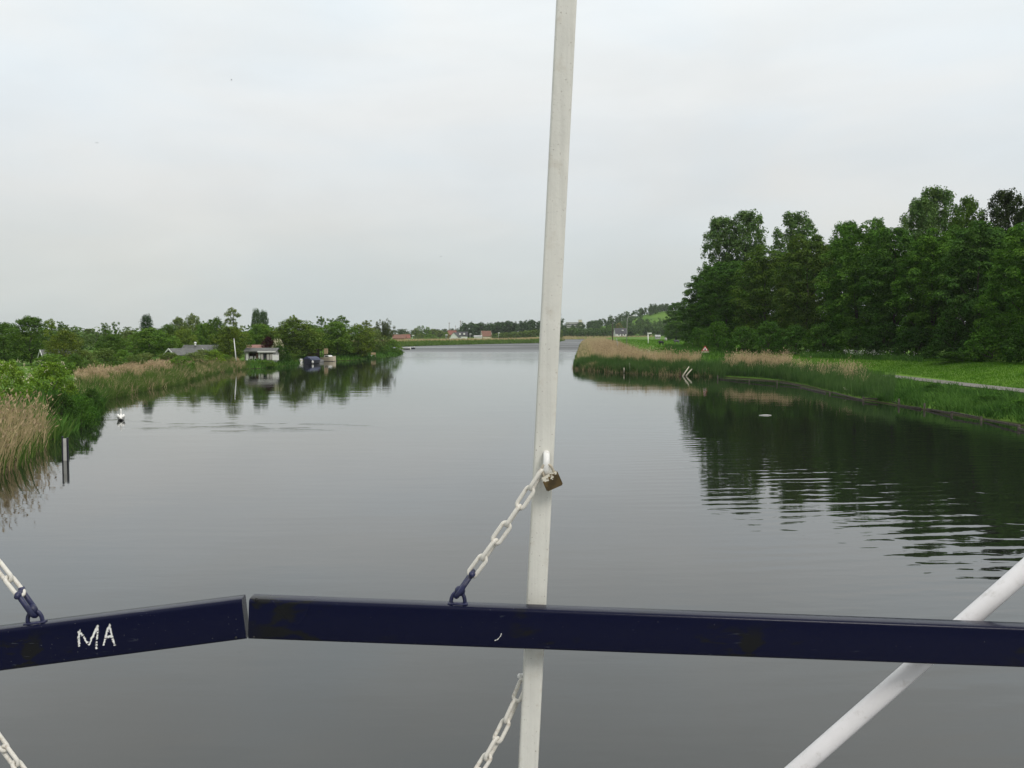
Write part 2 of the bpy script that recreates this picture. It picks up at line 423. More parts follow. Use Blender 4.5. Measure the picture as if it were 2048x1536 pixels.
# ------------------------------------------------------------------ blades: reeds, grass, weeds
def blades(name, mats, base, hgt, width, lean=(0, 0), lean_var=0.25, curve=0.5, plume=0.0, seed=1):
    r = np.random.default_rng(seed)
    n = len(base)
    base = np.asarray(base, float)
    hgt = np.asarray(hgt, float) * np.ones(n)
    bx, by = base[:, 0], base[:, 1]
    hgt = hgt * (0.86 + 0.14 * np.sin(bx * 1.9 + 2 * np.sin(by * .7 + seed)) + 0.13 * np.sin(by * 1.3 + 1.7 * np.sin(bx * .9 + seed * 2)) + 0.08 * np.sin(bx * 4.1 + by * 3.3))
    az = r.uniform(0, 2 * np.pi, n)
    tx = lean[0] + r.normal(0, lean_var, n); ty = lean[1] + r.normal(0, lean_var, n)
    w = width * r.uniform(0.7, 1.3, n)
    sx, sy = np.cos(az) * w / 2, np.sin(az) * w / 2
    def pt(f):
        k = f * (1 - curve) + curve * f * f
        z = hgt * f * (1 - 0.18 * curve * (tx ** 2 + ty ** 2) * f)
        return base + np.stack([tx * hgt * k, ty * hgt * k, z], 1)
    S = np.stack([sx, sy, np.zeros(n)], 1)
    p0, p1, p2 = pt(0.0), pt(0.55), pt(1.0)
    V = np.stack([p0 - S, p0 + S, p1 - S * 0.8, p1 + S * 0.8, p2], 1)
    i = np.arange(n)[:, None] * 5
    quads = i + np.array([[0, 1, 3, 2]]); tris = i + np.array([[2, 3, 4]])
    verts = V.reshape(-1, 3)
    mi = None
    if plume > 0:
        sel = np.where(r.random(n) < plume)[0]
        k = len(sel)
        d = p2[sel] - p1[sel]; d /= np.linalg.norm(d, axis=1)[:, None]
        d += np.stack([r.normal(0, .3, k), r.normal(0, .3, k), r.normal(-.1, .15, k)], 1)
        ln = (0.24 * r.uniform(0.7, 1.3, k))[:, None]
        a2 = r.uniform(0, 2 * np.pi, k); S2 = np.stack([np.cos(a2), np.sin(a2), np.zeros(k)], 1) * 0.05
        q0 = p2[sel] - d * 0.05
        V2 = np.stack([q0, q0 + d * ln * 0.45 + S2, q0 + d * ln, q0 + d * ln * 0.45 - S2], 1)
        j = len(verts) + np.arange(k)[:, None] * 4
        quads = np.concatenate([quads, j + np.array([[0, 1, 2, 3]])])
        verts = np.concatenate([verts, V2.reshape(-1, 3)])
        mi = np.concatenate([np.zeros(n), np.ones(k), np.zeros(n)]).astype(np.int32)
    me = np_mesh(name, verts, quads=quads, tris=tris)
    if mi is not None: me.polygons.foreach_set('material_index', mi)
    return mesh_obj(name, me, mats)

def scatter(n, box, smin, smax, seed, extra=None, clump=0.0, cscale=3.0):
    """points on the land whose distance from the shore lies in smin..smax"""
    r = np.random.default_rng(seed); got = []; tot = 0
    for _ in range(60):
        x = r.uniform(box[0], box[1], n * 2); y = r.uniform(box[2], box[3], n * 2)
        s = sdist(x, y); k = (s > smin) & (s < smax)
        if clump:
            c = np.sin(x * 2.1 / cscale + 1.3 * np.sin(y / cscale)) * np.sin(y * 1.7 / cscale + 1.1 * np.sin(x * 1.3 / cscale + seed))
            k &= r.random(len(x)) < (1 - clump) + clump * (c > -0.1)
        if extra is not None: k &= extra(x, y, s)
        got.append(np.stack([x[k], y[k]], 1)); tot += k.sum()
        if tot >= n: break
    p = np.concatenate(got)[:n]
    z = np.maximum(height(p[:, 0], p[:, 1]), -0.5)
    return np.stack([p[:, 0], p[:, 1], z], 1)

def stuff(o, label): return tag(o, label, kind='stuff')
U = lambda x, y: CX + x / y * F
# old reed clump at the left edge
p = scatter(4600, (-34, -18, 30, 57), -0.2, 7, 11, lambda x, y, s: (y < 56.5 - np.maximum(0, -22 - x) * 0.2) & (U(x, y) < 88))
stuff(blades('old_reeds', [M['tan_blade'], M['plume']], p, RNG.uniform(1.3, 2.55, len(p)), 0.035, (0.22, -0.10), 0.2, 0.7, 0.5, 21), 'tall tan old reeds leaning over the water at the left edge')
p = scatter(1900, (-32, -20, 30, 58), -0.5, 4.5, 12, None, 0.7, 1.5)
stuff(blades('green_reeds', M['green_blade'], p, RNG.uniform(0.8, 1.9, len(p)), 0.05, (0.2, -0.1), 0.3, 0.7, 0, 22), 'fresh green reeds among the tan clump at the left edge')
p = scatter(7000, (-40, -24, 55, 90), -0.4, 6, 13, lambda x, y, s: U(x, y) < 205)
stuff(blades('bank_weeds', M['weed'], p, RNG.uniform(0.5, 1.5, len(p)), 0.08, (0.15, -0.1), 0.4, 0.9, 0, 23), 'dark lush weeds on the bank below the elder bushes')
# left bank: tan bed behind a green fringe
p = scatter(20000, (-72, -36, 84, 172), 3.0, 7.6, 14, lambda x, y, s: (U(x, y) > 150) & (U(x, y) < 478))
stuff(blades('old_reeds', [M['tan_blade'], M['plume']], p, RNG.uniform(1.0, 1.6, len(p)) * np.interp(U(p[:, 0], p[:, 1]), [150, 300, 480], [1, .8, .5]), 0.06, (0.04, -0.04), 0.12, 0.5, 0.4, 24), 'long bed of tan old reeds on the left bank')
p = scatter(26000, (-60, -34, 80, 170), -0.5, 4.2, 15, lambda x, y, s: (U(x, y) < 500), 0.8, 2.0)
stuff(blades('green_reeds', M['green_blade'], p, RNG.uniform(0.7, 1.6, len(p)) * np.interp(U(p[:, 0], p[:, 1]), [150, 300, 480], [1, .9, .65]), 0.06, (0.18, -0.12), 0.25, 0.7, 0, 25), 'green fringe of reeds along the water of the left bank')
p = scatter(4500, (-60, -34, 80, 170), -0.3, 3.0, 55, lambda x, y, s: (U(x, y) < 490), 0.7, 3)
stuff(blades('withered_reeds', M['tan_blade'], p, RNG.uniform(0.6, 1.4, len(p)), 0.06, (0.3, -0.2), 0.35, 0.8, 0, 56), 'withered tan stems hanging in the green fringe of the left bank')
p = scatter(9000, (-60, -22, 160, 330), -0.4, 5, 16, lambda x, y, s: U(x, y) > 495)
stuff(blades('waterside_plants', M['weed'], p, RNG.uniform(0.4, 1.0, len(p)), 0.13, (0.1, -0.1), 0.35, 0.8, 0, 26), 'green waterside plants along the gardens of the left bank')
# right headland
p = scatter(30000, (8, 60, 118, 330), 3.6, 15.5, 17, lambda x, y, s: (U(x, y) < 1400) & (U(x, y) > 1150) & ((s < 11) | (y < 180)) & ((U(x, y) < 1250) | (s < 10.5)))
stuff(blades('old_reeds', [M['tan_blade'], M['plume']], p, RNG.uniform(1.5, 2.5, len(p)) * np.interp(U(p[:, 0], p[:, 1]), [1200, 1260, 1400], [1, .95, .88]), 0.07, (0.05, 0.0), 0.14, 0.5, 0.6, 27), 'broad bed of tan old reeds on the right headland')
p = scatter(1500, (28, 44, 88, 130), 2.5, 7.5, 63, lambda x, y, s: (U(x, y) > 1560) & (U(x, y) < 1730), .5, 2)
stuff(blades('old_reeds', [M['tan_blade'], M['plume']], p, RNG.uniform(1.0, 1.8, len(p)), 0.045, (0.10, 0.0), 0.25, 0.6, 0.4, 64), 'sparse tan old reeds among the cattails of the right bank')
p = scatter(4000, (24, 44, 112, 150), 2.5, 9.5, 18, lambda x, y, s: (U(x, y) > 1412) & (U(x, y) < 1580) & ((x - 34.0) ** 2 / 30 + (y - 128) ** 2 / 190 < 1.3))
stuff(blades('old_reeds', [M['tan_blade'], M['plume']], p, RNG.uniform(1.3, 2.3, len(p)), 0.05, (0.10, 0.0), 0.25, 0.6, 0.5, 28), 'tan reed clump on the right bank beside the warning sign')
p = scatter(22000, (9, 40, 105, 172), -0.3, 4.6, 19, lambda x, y, s: (U(x, y) < 1600) & ((s > .7) | (U(x, y) < 1450)), 0.35, 2.5)
stuff(blades('green_reeds', M['blue_green_blade'], p, RNG.uniform(1.0, 1.9, len(p)), 0.07, (0.02, 0), 0.12, 0.4, 0, 29), 'upright dark green reeds round the right headland')
p = scatter(3600, (9, 36, 118, 172), -0.4, 1.6, 61, lambda x, y, s: (U(x, y) < 1425), 0.8, 1.3)
stuff(blades('withered_reeds', M['tan_blade'], p, RNG.uniform(0.3, 1.1, len(p)), 0.06, (0.0, -0.15), 0.35, 0.8, 0, 62), 'withered tan stems at the waterline of the right headland')
p = scatter(9500, (26, 42, 82, 128), 0.4, 5.5, 20, lambda x, y, s: (U(x, y) > 1560) & (U(x, y) < 1790))
stuff(blades('cattails', M['blue_green_blade'], p, RNG.uniform(0.9, 1.7, len(p)), 0.05, (0.0, 0), 0.12, 0.4, 0, 30), 'stand of dark cattails behind the timber revetment')
p = scatter(7000, (9, 60, 128, 240), 6, 26, 31, lambda x, y, s: (U(x, y) > 1330) & (U(x, y) < 1470))
stuff(blades('tall_grass', M['weed'], p, RNG.uniform(0.5, 1.1, len(p)), 0.08, (0, 0), 0.3, 0.7, 0, 31), 'tall green grass around the foot of the warning sign')
p = scatter(19000, (28, 44, 40, 100), 0.4, 6.9, 32, lambda x, y, s: (U(x, y) > 1745), 0.45, 1.6)
stuff(blades('bank_weeds', M['weed'], p, RNG.uniform(0.35, 0.95, len(p)), 0.07, (-0.2, -0.1), 0.45, 0.95, 0, 32), 'lush arching weeds between the timber revetment and the path')
p = scatter(90000, (31, 58, 48, 215), 8.6, 24, 33, lambda x, y, s: (s > 11.7) | (U(x, y) < 1770))
stuff(blades('grass', M['grass'], p, RNG.uniform(0.08, 0.24, len(p)), 0.05, (0, 0), 0.35, 0.6, 0, 33), 'short mown grass on the slope of the right dike')
p = scatter(16000, (14, 80, 190, 480), 9, 60, 34, lambda x, y, s: (U(x, y) > 1190) & (U(x, y) < 1500))
stuff(blades('meadow_grass', M['grass'], p, RNG.uniform(0.15, 0.4, len(p)), 0.14, (0, 0), 0.3, 0.6, 0, 34), 'bright green grass of the meadow behind the headland')
# far bank fringe
p = scatter(15000, (-110, 60, 372, 760), -0.2, 6.5, 35, lambda x, y, s: line_dist(x, y, FAR) < line_dist(x, y, RIGHT))
stuff(blades('far_green_reeds', M['green_blade'], p, RNG.uniform(0.7, 1.5, len(p)), 0.22, (0, 0), 0.2, 0.5, 0, 35), 'green reeds at the water of the far bank')
p = scatter(11000, (-110, 60, 380, 760), 6.5, 15, 36, lambda x, y, s: line_dist(x, y, FAR) < line_dist(x, y, RIGHT))
stuff(blades('far_old_reeds', M['tan_blade'], p, RNG.uniform(0.7, 1.3, len(p)), 0.2, (0, 0), 0.2, 0.5, 0, 36), 'tan strip of dry reeds on top of the far bank')
p = scatter(9000, (20, 130, 700, 960), 0, 9, 37)
stuff(blades('far_old_reeds', M['tan_blade'], p, RNG.uniform(0.8, 1.6, len(p)), 0.3, (0, 0), 0.2, 0.5, 0, 37), 'pale reeds on the farthest dike beyond the bend')
p = scatter(14000, (10, 60, 168, 760), 0, 14, 38, lambda x, y, s: line_dist(x, y, RIGHT) < line_dist(x, y, FAR))
stuff(blades('headland_reeds', [M['tan_blade'], M['plume']], p, RNG.uniform(0.8, 1.5, len(p)), 0.13, (0, 0), 0.2, 0.5, 0.4, 38), 'tan reeds along the far side of the headland')
p = scatter(6000, (9, 50, 168, 500), -0.3, 3, 39, lambda x, y, s: line_dist(x, y, RIGHT) < line_dist(x, y, FAR))
stuff(blades('headland_green_reeds', M['green_blade'], p, RNG.uniform(0.5, 1.0, len(p)), 0.14, (0, 0), 0.2, 0.5, 0, 39), 'green reeds at the water on the far side of the headland')

# ------------------------------------------------------------------ trees
def leaf_quads(cen, rad, per, leaf, rng, up=0.55, squash=0.8, aspect=0.6, shell=0.55, zb=0.25):
    cen = np.repeat(np.asarray(cen, float), per, axis=0); R = np.repeat(np.asarray(rad, float), per)
    n = len(cen)
    d = rng.normal(size=(n, 3)); d[:, 2] += zb
    d /= np.linalg.norm(d, axis=1)[:, None]
    r = R * (shell + (1 - shell) * rng.random(n) ** 0.6)
    pos = cen + d * r[:, None] * np.array([1, 1, squash])
    nrm = d * 0.8 + np.array([0, 0, up]) + rng.normal(0, 0.38, (n, 3))
    nrm /= np.linalg.norm(nrm, axis=1)[:, None]
    t = np.cross(nrm, rng.normal(size=(n, 3))); t /= np.linalg.norm(t, axis=1)[:, None] + 1e-9
    s = np.cross(nrm, t)
    ln = (leaf * rng.uniform(0.6, 1.35, n) / 2)[:, None]; wd = ln * aspect * rng.uniform(0.7, 1.2, (n, 1))
    mid = pos + t * ln * rng.uniform(-0.25, 0.25, (n, 1))
    V = np.stack([pos + t * ln, mid + s * wd, pos - t * ln, mid - s * wd], 1)
    return V.reshape(-1, 3)
def crown_mesh(name, V):
    n = len(V) // 4
    return np_mesh(name, V, quads=np.arange(n * 4).reshape(n, 4))
def trunk_mesh(name, H, r0, limbs, rng, top=0.8, bend=0.25):
    mb = MB()
    k = 7
    pts = [Vector((rng.normal(0, bend) * (i > 0) * i / k, rng.normal(0, bend) * (i > 0) * i / k, -0.4 + (H * top + 0.4) * i / k)) for i in range(k + 1)]
    mb.sweep(pts, [max(0.03, r0 * (1.25 if i == 0 else 1) * (1 - i / k * 0.88)) for i in range(k + 1)], 7)
    for c in limbs:
        c = Vector(c)
        zz = max(0.15 * H, min(H * top * 0.95, c.z - 0.45 * math.hypot(c.x, c.y) - 0.1 * H))
        f = zz / (H * top); i = min(k - 1, int(f * k)); a = pts[i].lerp(pts[i + 1], f * k - i)
        mid = a.lerp(c, 0.5) + Vector((0, 0, -0.08 * (c - a).length))
        rr = max(0.04, r0 * (1 - f * 0.85) * 0.45)
        mb.sweep([a, mid, c], [rr, rr * 0.6, rr * 0.2], 5)
    me = bpy.data.meshes.new(name)
    me.from_pydata(mb.v, [], mb.f); me.polygons.foreach_set('use_smooth', [True] * len(mb.f)); me.update()
    me.materials.append(M['bark'])
    return me

PROTO = {}
GL = 'trees and shrubs of the left bank'
def proto(kind, var):
    key = (kind, var)
    if key in PROTO: return PROTO[key]
    rng = np.random.default_rng(abs(hash(key[0] + str(var))) % 10 ** 6 if False else sum(ord(c) * (i + 3) for i, c in enumerate(kind)) * 17 + var * 101)
    cs = []; rs = []
    if kind == 'broad':            # dense wood-edge tree, leafy to the ground
        H, R, leaf, per = 20.0, 6.0, 0.40, 165
        for i in range(165):
            f = (i + 0.5) / 165; z = H * (0.05 + 0.9 * f)
            prof = R * (0.78 + 0.25 * math.sin(math.pi * min(1, f * 1.1))) * math.sqrt(max(0.0, 1 - max(0, (f - 0.45) / 0.58) ** 2.2))
            a = i * 2.399 + rng.normal(0, 0.3); q = prof * rng.uniform(0.74, 1.10)
            cs.append((q * math.cos(a), q * math.sin(a), z + rng.normal(0, 0.5))); rs.append(rng.uniform(0.7, 1.55))
        for i in range(60):
            a = rng.uniform(0, 6.283); q = R * rng.uniform(0, .62)
            cs.append((q * math.cos(a), q * math.sin(a), H * rng.uniform(.06, .86))); rs.append(1.9)
        r0 = 0.32; up, sq, sh = 0.9, 0.55, 0.7
    elif kind == 'poplar':         # tall, ascending branches, sky showing through
        H, R, leaf, per = 28.0, 4.6, 0.44, 66
        for i in range(430):
            f = rng.uniform(0.06, 1.0); a = rng.uniform(0, 6.283)
            prof = R * (0.72 + 0.36 * math.sin(math.pi * min(1, (f - 0.05) * 0.95))) * (1 - max(0, f - 0.86) * 3.0)
            q = prof * rng.random() ** .5 * 1.02
            cs.append((q * math.cos(a), q * math.sin(a), H * f * 0.98)); rs.append(rng.uniform(0.6, 1.15))
        r0 = 0.4; up, sq, sh = 0.4, 1.25, 0.3
    elif kind == 'round':          # garden tree or willow, rounded
        H, R, leaf, per = 9.0, 4.0, 0.27, 95
        for i in range(150):
            f = (i + 0.5) / 150; z = H * (0.10 + 0.88 * f)
            prof = R * math.sin(math.pi * (0.12 + 0.86 * f)) ** 0.6
            a = i * 2.399; q = prof * rng.uniform(0.3, 1.06)
            cs.append((q * math.cos(a), q * math.sin(a), z + rng.normal(0, .25))); rs.append(rng.uniform(0.5, 1.0))
        r0 = 0.2; up, sq, sh = 0.6, 0.8, 0.45
    elif kind == 'airy':           # thin alder-like crown, separate tufts on visible limbs
        H, R, leaf, per = 10.0, 2.6, 0.24, 60
        for i in range(76):
            f = rng.uniform(0.2, 1.0); a = rng.uniform(0, 6.283)
            q = R * (1.1 - 0.62 * f) * rng.random() ** .5
            cs.append((q * math.cos(a), q * math.sin(a), H * f * 0.98)); rs.append(rng.uniform(0.28, 0.6))
        r0 = 0.13; up, sq, sh = 0.4, 0.8, 0.3
    elif kind == 'column':         # narrow columnar poplar
        H, R, leaf, per = 12.0, 1.6, 0.26, 80
        for i in range(150):
            f = (i + 0.5) / 150; a = i * 2.399
            q = R * (0.8 + 0.25 * math.sin(math.pi * f)) * (1 - max(0, f - 0.9) * 4) * rng.uniform(0.4, 1.05)
            cs.append((q * math.cos(a), q * math.sin(a), H * (0.08 + 0.9 * f))); rs.append(rng.uniform(0.45, 0.85))
        r0 = 0.2; up, sq, sh = 0.4, 1.5, 0.4
    elif kind == 'fan':            # lopped willow, branches fanning up from a short bole
        H, R, leaf, per = 8.0, 3.4, 0.24, 60
        for i in range(34):
            a = rng.uniform(0, 6.283); el = rng.uniform(0.5, 1.35)
            for k in range(3, 8):
                l = H * 0.74 * k / 7 * rng.uniform(.9, 1.05)
                cs.append((l * math.cos(el) * math.cos(a) * .9, l * math.cos(el) * math.sin(a) * .9, H * 0.22 + l * math.sin(el))); rs.append(rng.uniform(.36, .62))
        r0 = 0.35; up, sq, sh = 0.4, 1.2, 0.3
    elif kind == 'bush':
        H, R, leaf, per = 3.5, 2.4, 0.2, 80
        for i in range(60):
            f = (i + 0.5) / 60; a = i * 2.399
            q = R * math.sqrt(max(0.05, 1 - (f * 0.98) ** 2)) * rng.uniform(0.45, 1.05)
            cs.append((q * math.cos(a), q * math.sin(a), H * (0.06 + 0.86 * f) + rng.normal(0, .15))); rs.append(rng.uniform(.35, .7))
        r0 = 0.08; up, sq, sh = 0.6, 0.75, 0.4
    elif kind == 'fartree':
        H, R, leaf, per = 12.0, 4.2, 0.75, 26
        for i in range(40):
            f = (i + 0.5) / 40; a = i * 2.399
            q = R * math.sin(math.pi * (0.12 + 0.84 * f)) ** 0.6 * rng.uniform(0.5, 1.05)
            cs.append((q * math.cos(a), q * math.sin(a), H * (0.05 + 0.92 * f))); rs.append(rng.uniform(.7, 1.4))
        r0 = 0.25; up, sq, sh = 0.6, 0.8, 0.4
    V = leaf_quads(cs, rs, per, leaf, rng, up, sq, 0.6, sh, 0.75 if kind == 'broad' else 0.35)
    cm = crown_mesh('crown', V); cm.materials.append(M['leaf'])
    limbs = [cs[i] for i in rng.choice(len(cs), min(len(cs), 26 if kind in ('airy', 'fan') else 14), replace=False)]
    if kind == 'bush': limbs = [c for c in limbs if c[2] > 1][:6]
    tm = trunk_mesh('trunk', H, r0, limbs, rng, 0.3 if kind in ('fan', 'bush') else 0.85, 0.0 if kind == 'bush' else 0.22)
    hmax = V[:, 2].max(); rmax = np.percentile(np.hypot(V[:, 0], V[:, 1]), 97)
    PROTO[key] = (cm, tm, float(hmax), float(rmax))
    return PROTO[key]

def tree(name, kind, var, u, d, vtop, wpx, col, label, cat='tree', group=None, base=None, x=None):
    cm, tm, H0, R0 = proto(kind, var)
    X_ = (u - CX) / F * d if x is None else x
    z = gz(X_, d) if base is None else base
    if group == GL and kind == 'round': wpx *= 1.2
    H = PY(u, vtop, d).z - z
    sz = H / H0; sx = (wpx / F * d / 2) / R0
    t = thing(name, label, cat, (X_, d, z), random.uniform(0, 6.283), group)
    t.scale = (sx, sx, sz)
    c = bpy.data.objects.new('crown', cm); COL.objects.link(c); c.parent = t; c.color = (*col, 1)
    b_ = bpy.data.objects.new('stem' if cat == 'shrub' else 'trunk', tm); COL.objects.link(b_); b_.parent = t
    return t

DG, MG, OL, LG, GG = (.082, .15, .034), (.12, .215, .044), (.155, .225, .05), (.165, .265, .045), (.15, .20, .08)
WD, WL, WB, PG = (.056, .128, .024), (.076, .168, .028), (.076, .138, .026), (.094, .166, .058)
GL = 'trees and shrubs of the left bank'
GR = 'trees of the dark wood on the right dike'
T = tree
# --- left bank
T('bushy_tree', 'round', 0, 8, 160, 643, 80, DG, 'dark bushy tree cut by the left edge of the photo', group=GL)
T('bushy_tree', 'round', 1, 62, 150, 630, 86, DG, 'tall dark bushy tree standing above the elder bushes', group=GL)
T('sparse_tree', 'airy', 0, 104, 128, 636, 34, OL, 'thin sparse tree with a ragged top just right of the tall dark bushy tree', group=GL)
T('bushy_tree', 'round', 2, 130, 126, 656, 62, (.125, .17, .038), 'yellowish green tree behind the shed roof at the far left', group=GL)
T('sparse_tree', 'airy', 1, 124, 152, 642, 26, DG, 'dark ragged treetop rising from the yellowish green tree', group=GL)
T('poplar_tree', 'poplar', 0, 179, 330, 657, 26, GG, 'distant pale poplar in the gap of the left tree line', group=GL)
T('poplar_tree', 'poplar', 1, 196, 345, 664, 14, GG, 'smaller distant poplar in the gap of the left tree line', group=GL)
T('sparse_tree', 'airy', 1, 212, 166, 645, 28, DG, 'dark sparse tree with two thin spires beside the gap', group=GL)
T('sparse_tree', 'airy', 2, 232, 168, 643, 26, DG, 'ragged thin tree with crooked tip beside the gap', group=GL)
T('bushy_tree', 'round', 0, 224, 160, 668, 60, DG, 'low dark tree below the two ragged thin trees', group=GL)
T('bushy_tree', 'round', 1, 258, 220, 660, 44, GG, 'grey green rounded tree left of the dark ivy column', group=GL)
T('ivy_covered_tree', 'column', 0, 294, 188, 626, 26, (.035, .08, .028), 'narrow dark column of a tree sticking up alone', group=GL)
T('bushy_tree', 'round', 2, 300, 178, 654, 92, MG, 'broad green tree at the foot of the dark column', group=GL)
T('bushy_tree', 'round', 0, 338, 205, 647, 48, DG, 'dark tree between the column and the grey green tall tree', group=GL)
T('willow_tree', 'round', 1, 358, 218, 632, 36, GG, 'grey green feathery tree left of its taller twin', group=GL)
T('willow_tree', 'round', 2, 386, 214, 625, 44, GG, 'tall grey green feathery tree above the grey cottage roofs', group=GL)
T('bushy_tree', 'round', 0, 370, 184, 656, 48, OL, 'olive yellow tree behind the grey cottage roofs', group=GL)
T('bushy_tree', 'round', 1, 408, 205, 644, 44, MG, 'mid green tree right of the grey green feathery tree', group=GL)
T('bushy_tree', 'round', 2, 434, 206, 632, 46, DG, 'dark tree just left of the tall airy tree', group=GL)
T('sparse_tree', 'airy', 0, 468, 198, 614, 44, GG, 'tall airy tree with sky through it near the white flagpole', group=GL)
T('willow_tree', 'round', 1, 460, 178, 650, 68, (.12, .175, .036), 'round olive willow behind the white flagpole', group=GL)
T('columnar_poplar', 'column', 1, 513, 226, 615, 20, (.05, .105, .03), 'left and taller of the twin dark columnar poplars', group=GL)
T('columnar_poplar', 'column', 0, 528, 228, 618, 21, (.05, .105, .03), 'right of the twin dark columnar poplars', group=GL)
T('bushy_tree', 'round', 0, 522, 204, 646, 62, MG, 'green tree below the twin columnar poplars', group=GL)
T('bushy_tree', 'round', 2, 562, 214, 652, 40, DG, 'dark tree between the twin poplars and the big olive tree', group=GL)
T('purple_tree', 'round', 1, 537, 186, 672, 26, (.045, .014, .02), 'small dark purple leaved tree behind the white chalet', group=GL)
T('bushy_tree', 'round', 2, 588, 206, 634, 102, (.11, .17, .036), 'big round olive tree above the moored boats', group=GL)
T('sparse_tree', 'airy', 2, 588, 207, 629, 26, OL, 'thin top sprouting from the big round olive tree', group=GL)
T('bushy_tree', 'round', 0, 624, 240, 648, 60, DG, 'dark tree filling the gap right of the big olive tree', group=GL)
T('alder_tree', 'airy', 1, 643, 220, 632, 28, DG, 'slender alder with a bare dark trunk by the tan box', group=GL)
T('alder_tree', 'airy', 2, 664, 222, 636, 34, DG, 'airy alder with dotted crown beside the slender one', group=GL)
T('alder_tree', 'airy', 0, 686, 222, 630, 40, DG, 'tallest airy alder of the group above the white motorboat', group=GL)
T('bushy_tree', 'round', 1, 674, 219, 641, 74, MG, 'green leafy tree filling the lower half of the alder group', group=GL)
T('bushy_tree', 'round', 2, 716, 224, 646, 62, (.135, .20, .04), 'light green tree right of the alders', group=GL)
T('sparse_tree', 'airy', 1, 733, 246, 640, 34, GG, 'grey thin tree with a bare tip left of the fan shaped willow', group=GL)
T('bushy_tree', 'round', 0, 742, 244, 654, 52, GG, 'grey green tree under the bare tip', group=GL)
T('lopped_willow', 'fan', 0, 769, 262, 635, 46, (.075, .10, .045), 'fan shaped lopped willow at the end of the left bank', group=GL)
SH = [('shrub', 18, 66, 716, 92, LG, 1, 'elder shrub with cream flowers at the left edge of the photo'),
      ('shrub', 100, 76, 720, 100, (.145, .24, .035), 0, 'rounded bright green elder shrub beside the reed clump'),
      ('shrub', 160, 64, 790, 70, (.065, .15, .028), 2, 'low dark green shrub hanging over the water left of the swan'),
      ('shrub', 120, 62, 782, 76, (.04, .085, .02), 1, 'dark shrub between the elder and the tan reed clump'),
      ('shrub', 180, 72, 775, 50, (.045, .095, .02), 0, 'dark shrub at the corner of the bank behind the swan'),
      ('shrub', 168, 128, 697, 60, GG, 2, 'grey green willow shrub behind the left end of the tan reed bed'),
      ('shrub', 208, 134, 694, 66, (.11, .165, .055), 1, 'wide willow shrub behind the tan reed bed'),
      ('shrub', 246, 142, 698, 46, MG, 0, 'green shrub under the low dark tree'),
      ('shrub', 290, 140, 704, 56, GG, 2, 'grey green shrub in front of the broad tree'),
      ('shrub', 340, 148, 703, 62, (.115, .17, .055), 1, 'pale green shrub left of the white gable'),
      ('shrub', 388, 150, 704, 62, GG, 0, 'grey green shrub in front of the grey cottage'),
      ('shrub', 428, 158, 697, 50, LG, 2, 'light green shrub between the cottage and the flagpole'),
      ('shrub', 108, 118, 706, 84, MG, 1, 'green shrub in front of the cottage at the far left'),
      ('shrub', 150, 122, 706, 50, DG, 0, 'dark shrub between the far left cottage and the willow shrubs'),
      ('shrub', 268, 128, 708, 50, (.11, .165, .055), 2, 'pale willow shrub right behind the tan reed bed'),
      ('shrub', 360, 136, 711, 64, MG, 0, 'green shrub hiding the foot of the white gable'),
      ('shrub', 402, 158, 697, 46, GG, 1, 'tall grey green shrub below the roof vent'),
      ('shrub', 452, 165, 708, 40, MG, 1, 'shrub just left of the white flagpole'),
      ('shrub', 559, 180, 690, 46, (.04, .085, .022), 0, 'dark dense shrub against the right end of the chalet'),
      ('hedge_shrub', 532, 171, 720, 52, MG, 2, 'low green hedge under the curtained window of the chalet'),
      ('hedge_shrub', 497, 172, 721, 34, LG, 1, 'low light green shrub under the porch of the chalet'),
      ('shrub', 582, 187, 706, 36, (.09, .155, .035), 1, 'light green shrub between the chalet and the boats'),
      ('shrub', 676, 219, 698, 66, (.035, .07, .02), 2, 'dark shrub overhanging the water right of the white motorboat'),
      ('shrub', 712, 226, 694, 54, (.04, .075, .022), 0, 'dark shrub behind the left end of the landing stage'),
      ('shrub', 750, 244, 690, 60, (.085, .155, .04), 1, 'shrub behind the right end of the landing stage'),
      ('shrub', 784, 262, 677, 50, MG, 2, 'last green shrub at the point of the left bank')]
SHRUBS = [T(nm, "bush", var, u, d, vt, w, c, lb, "shrub", "shrubs of the left bank") for nm, u, d, vt, w, c, var, lb in SH]

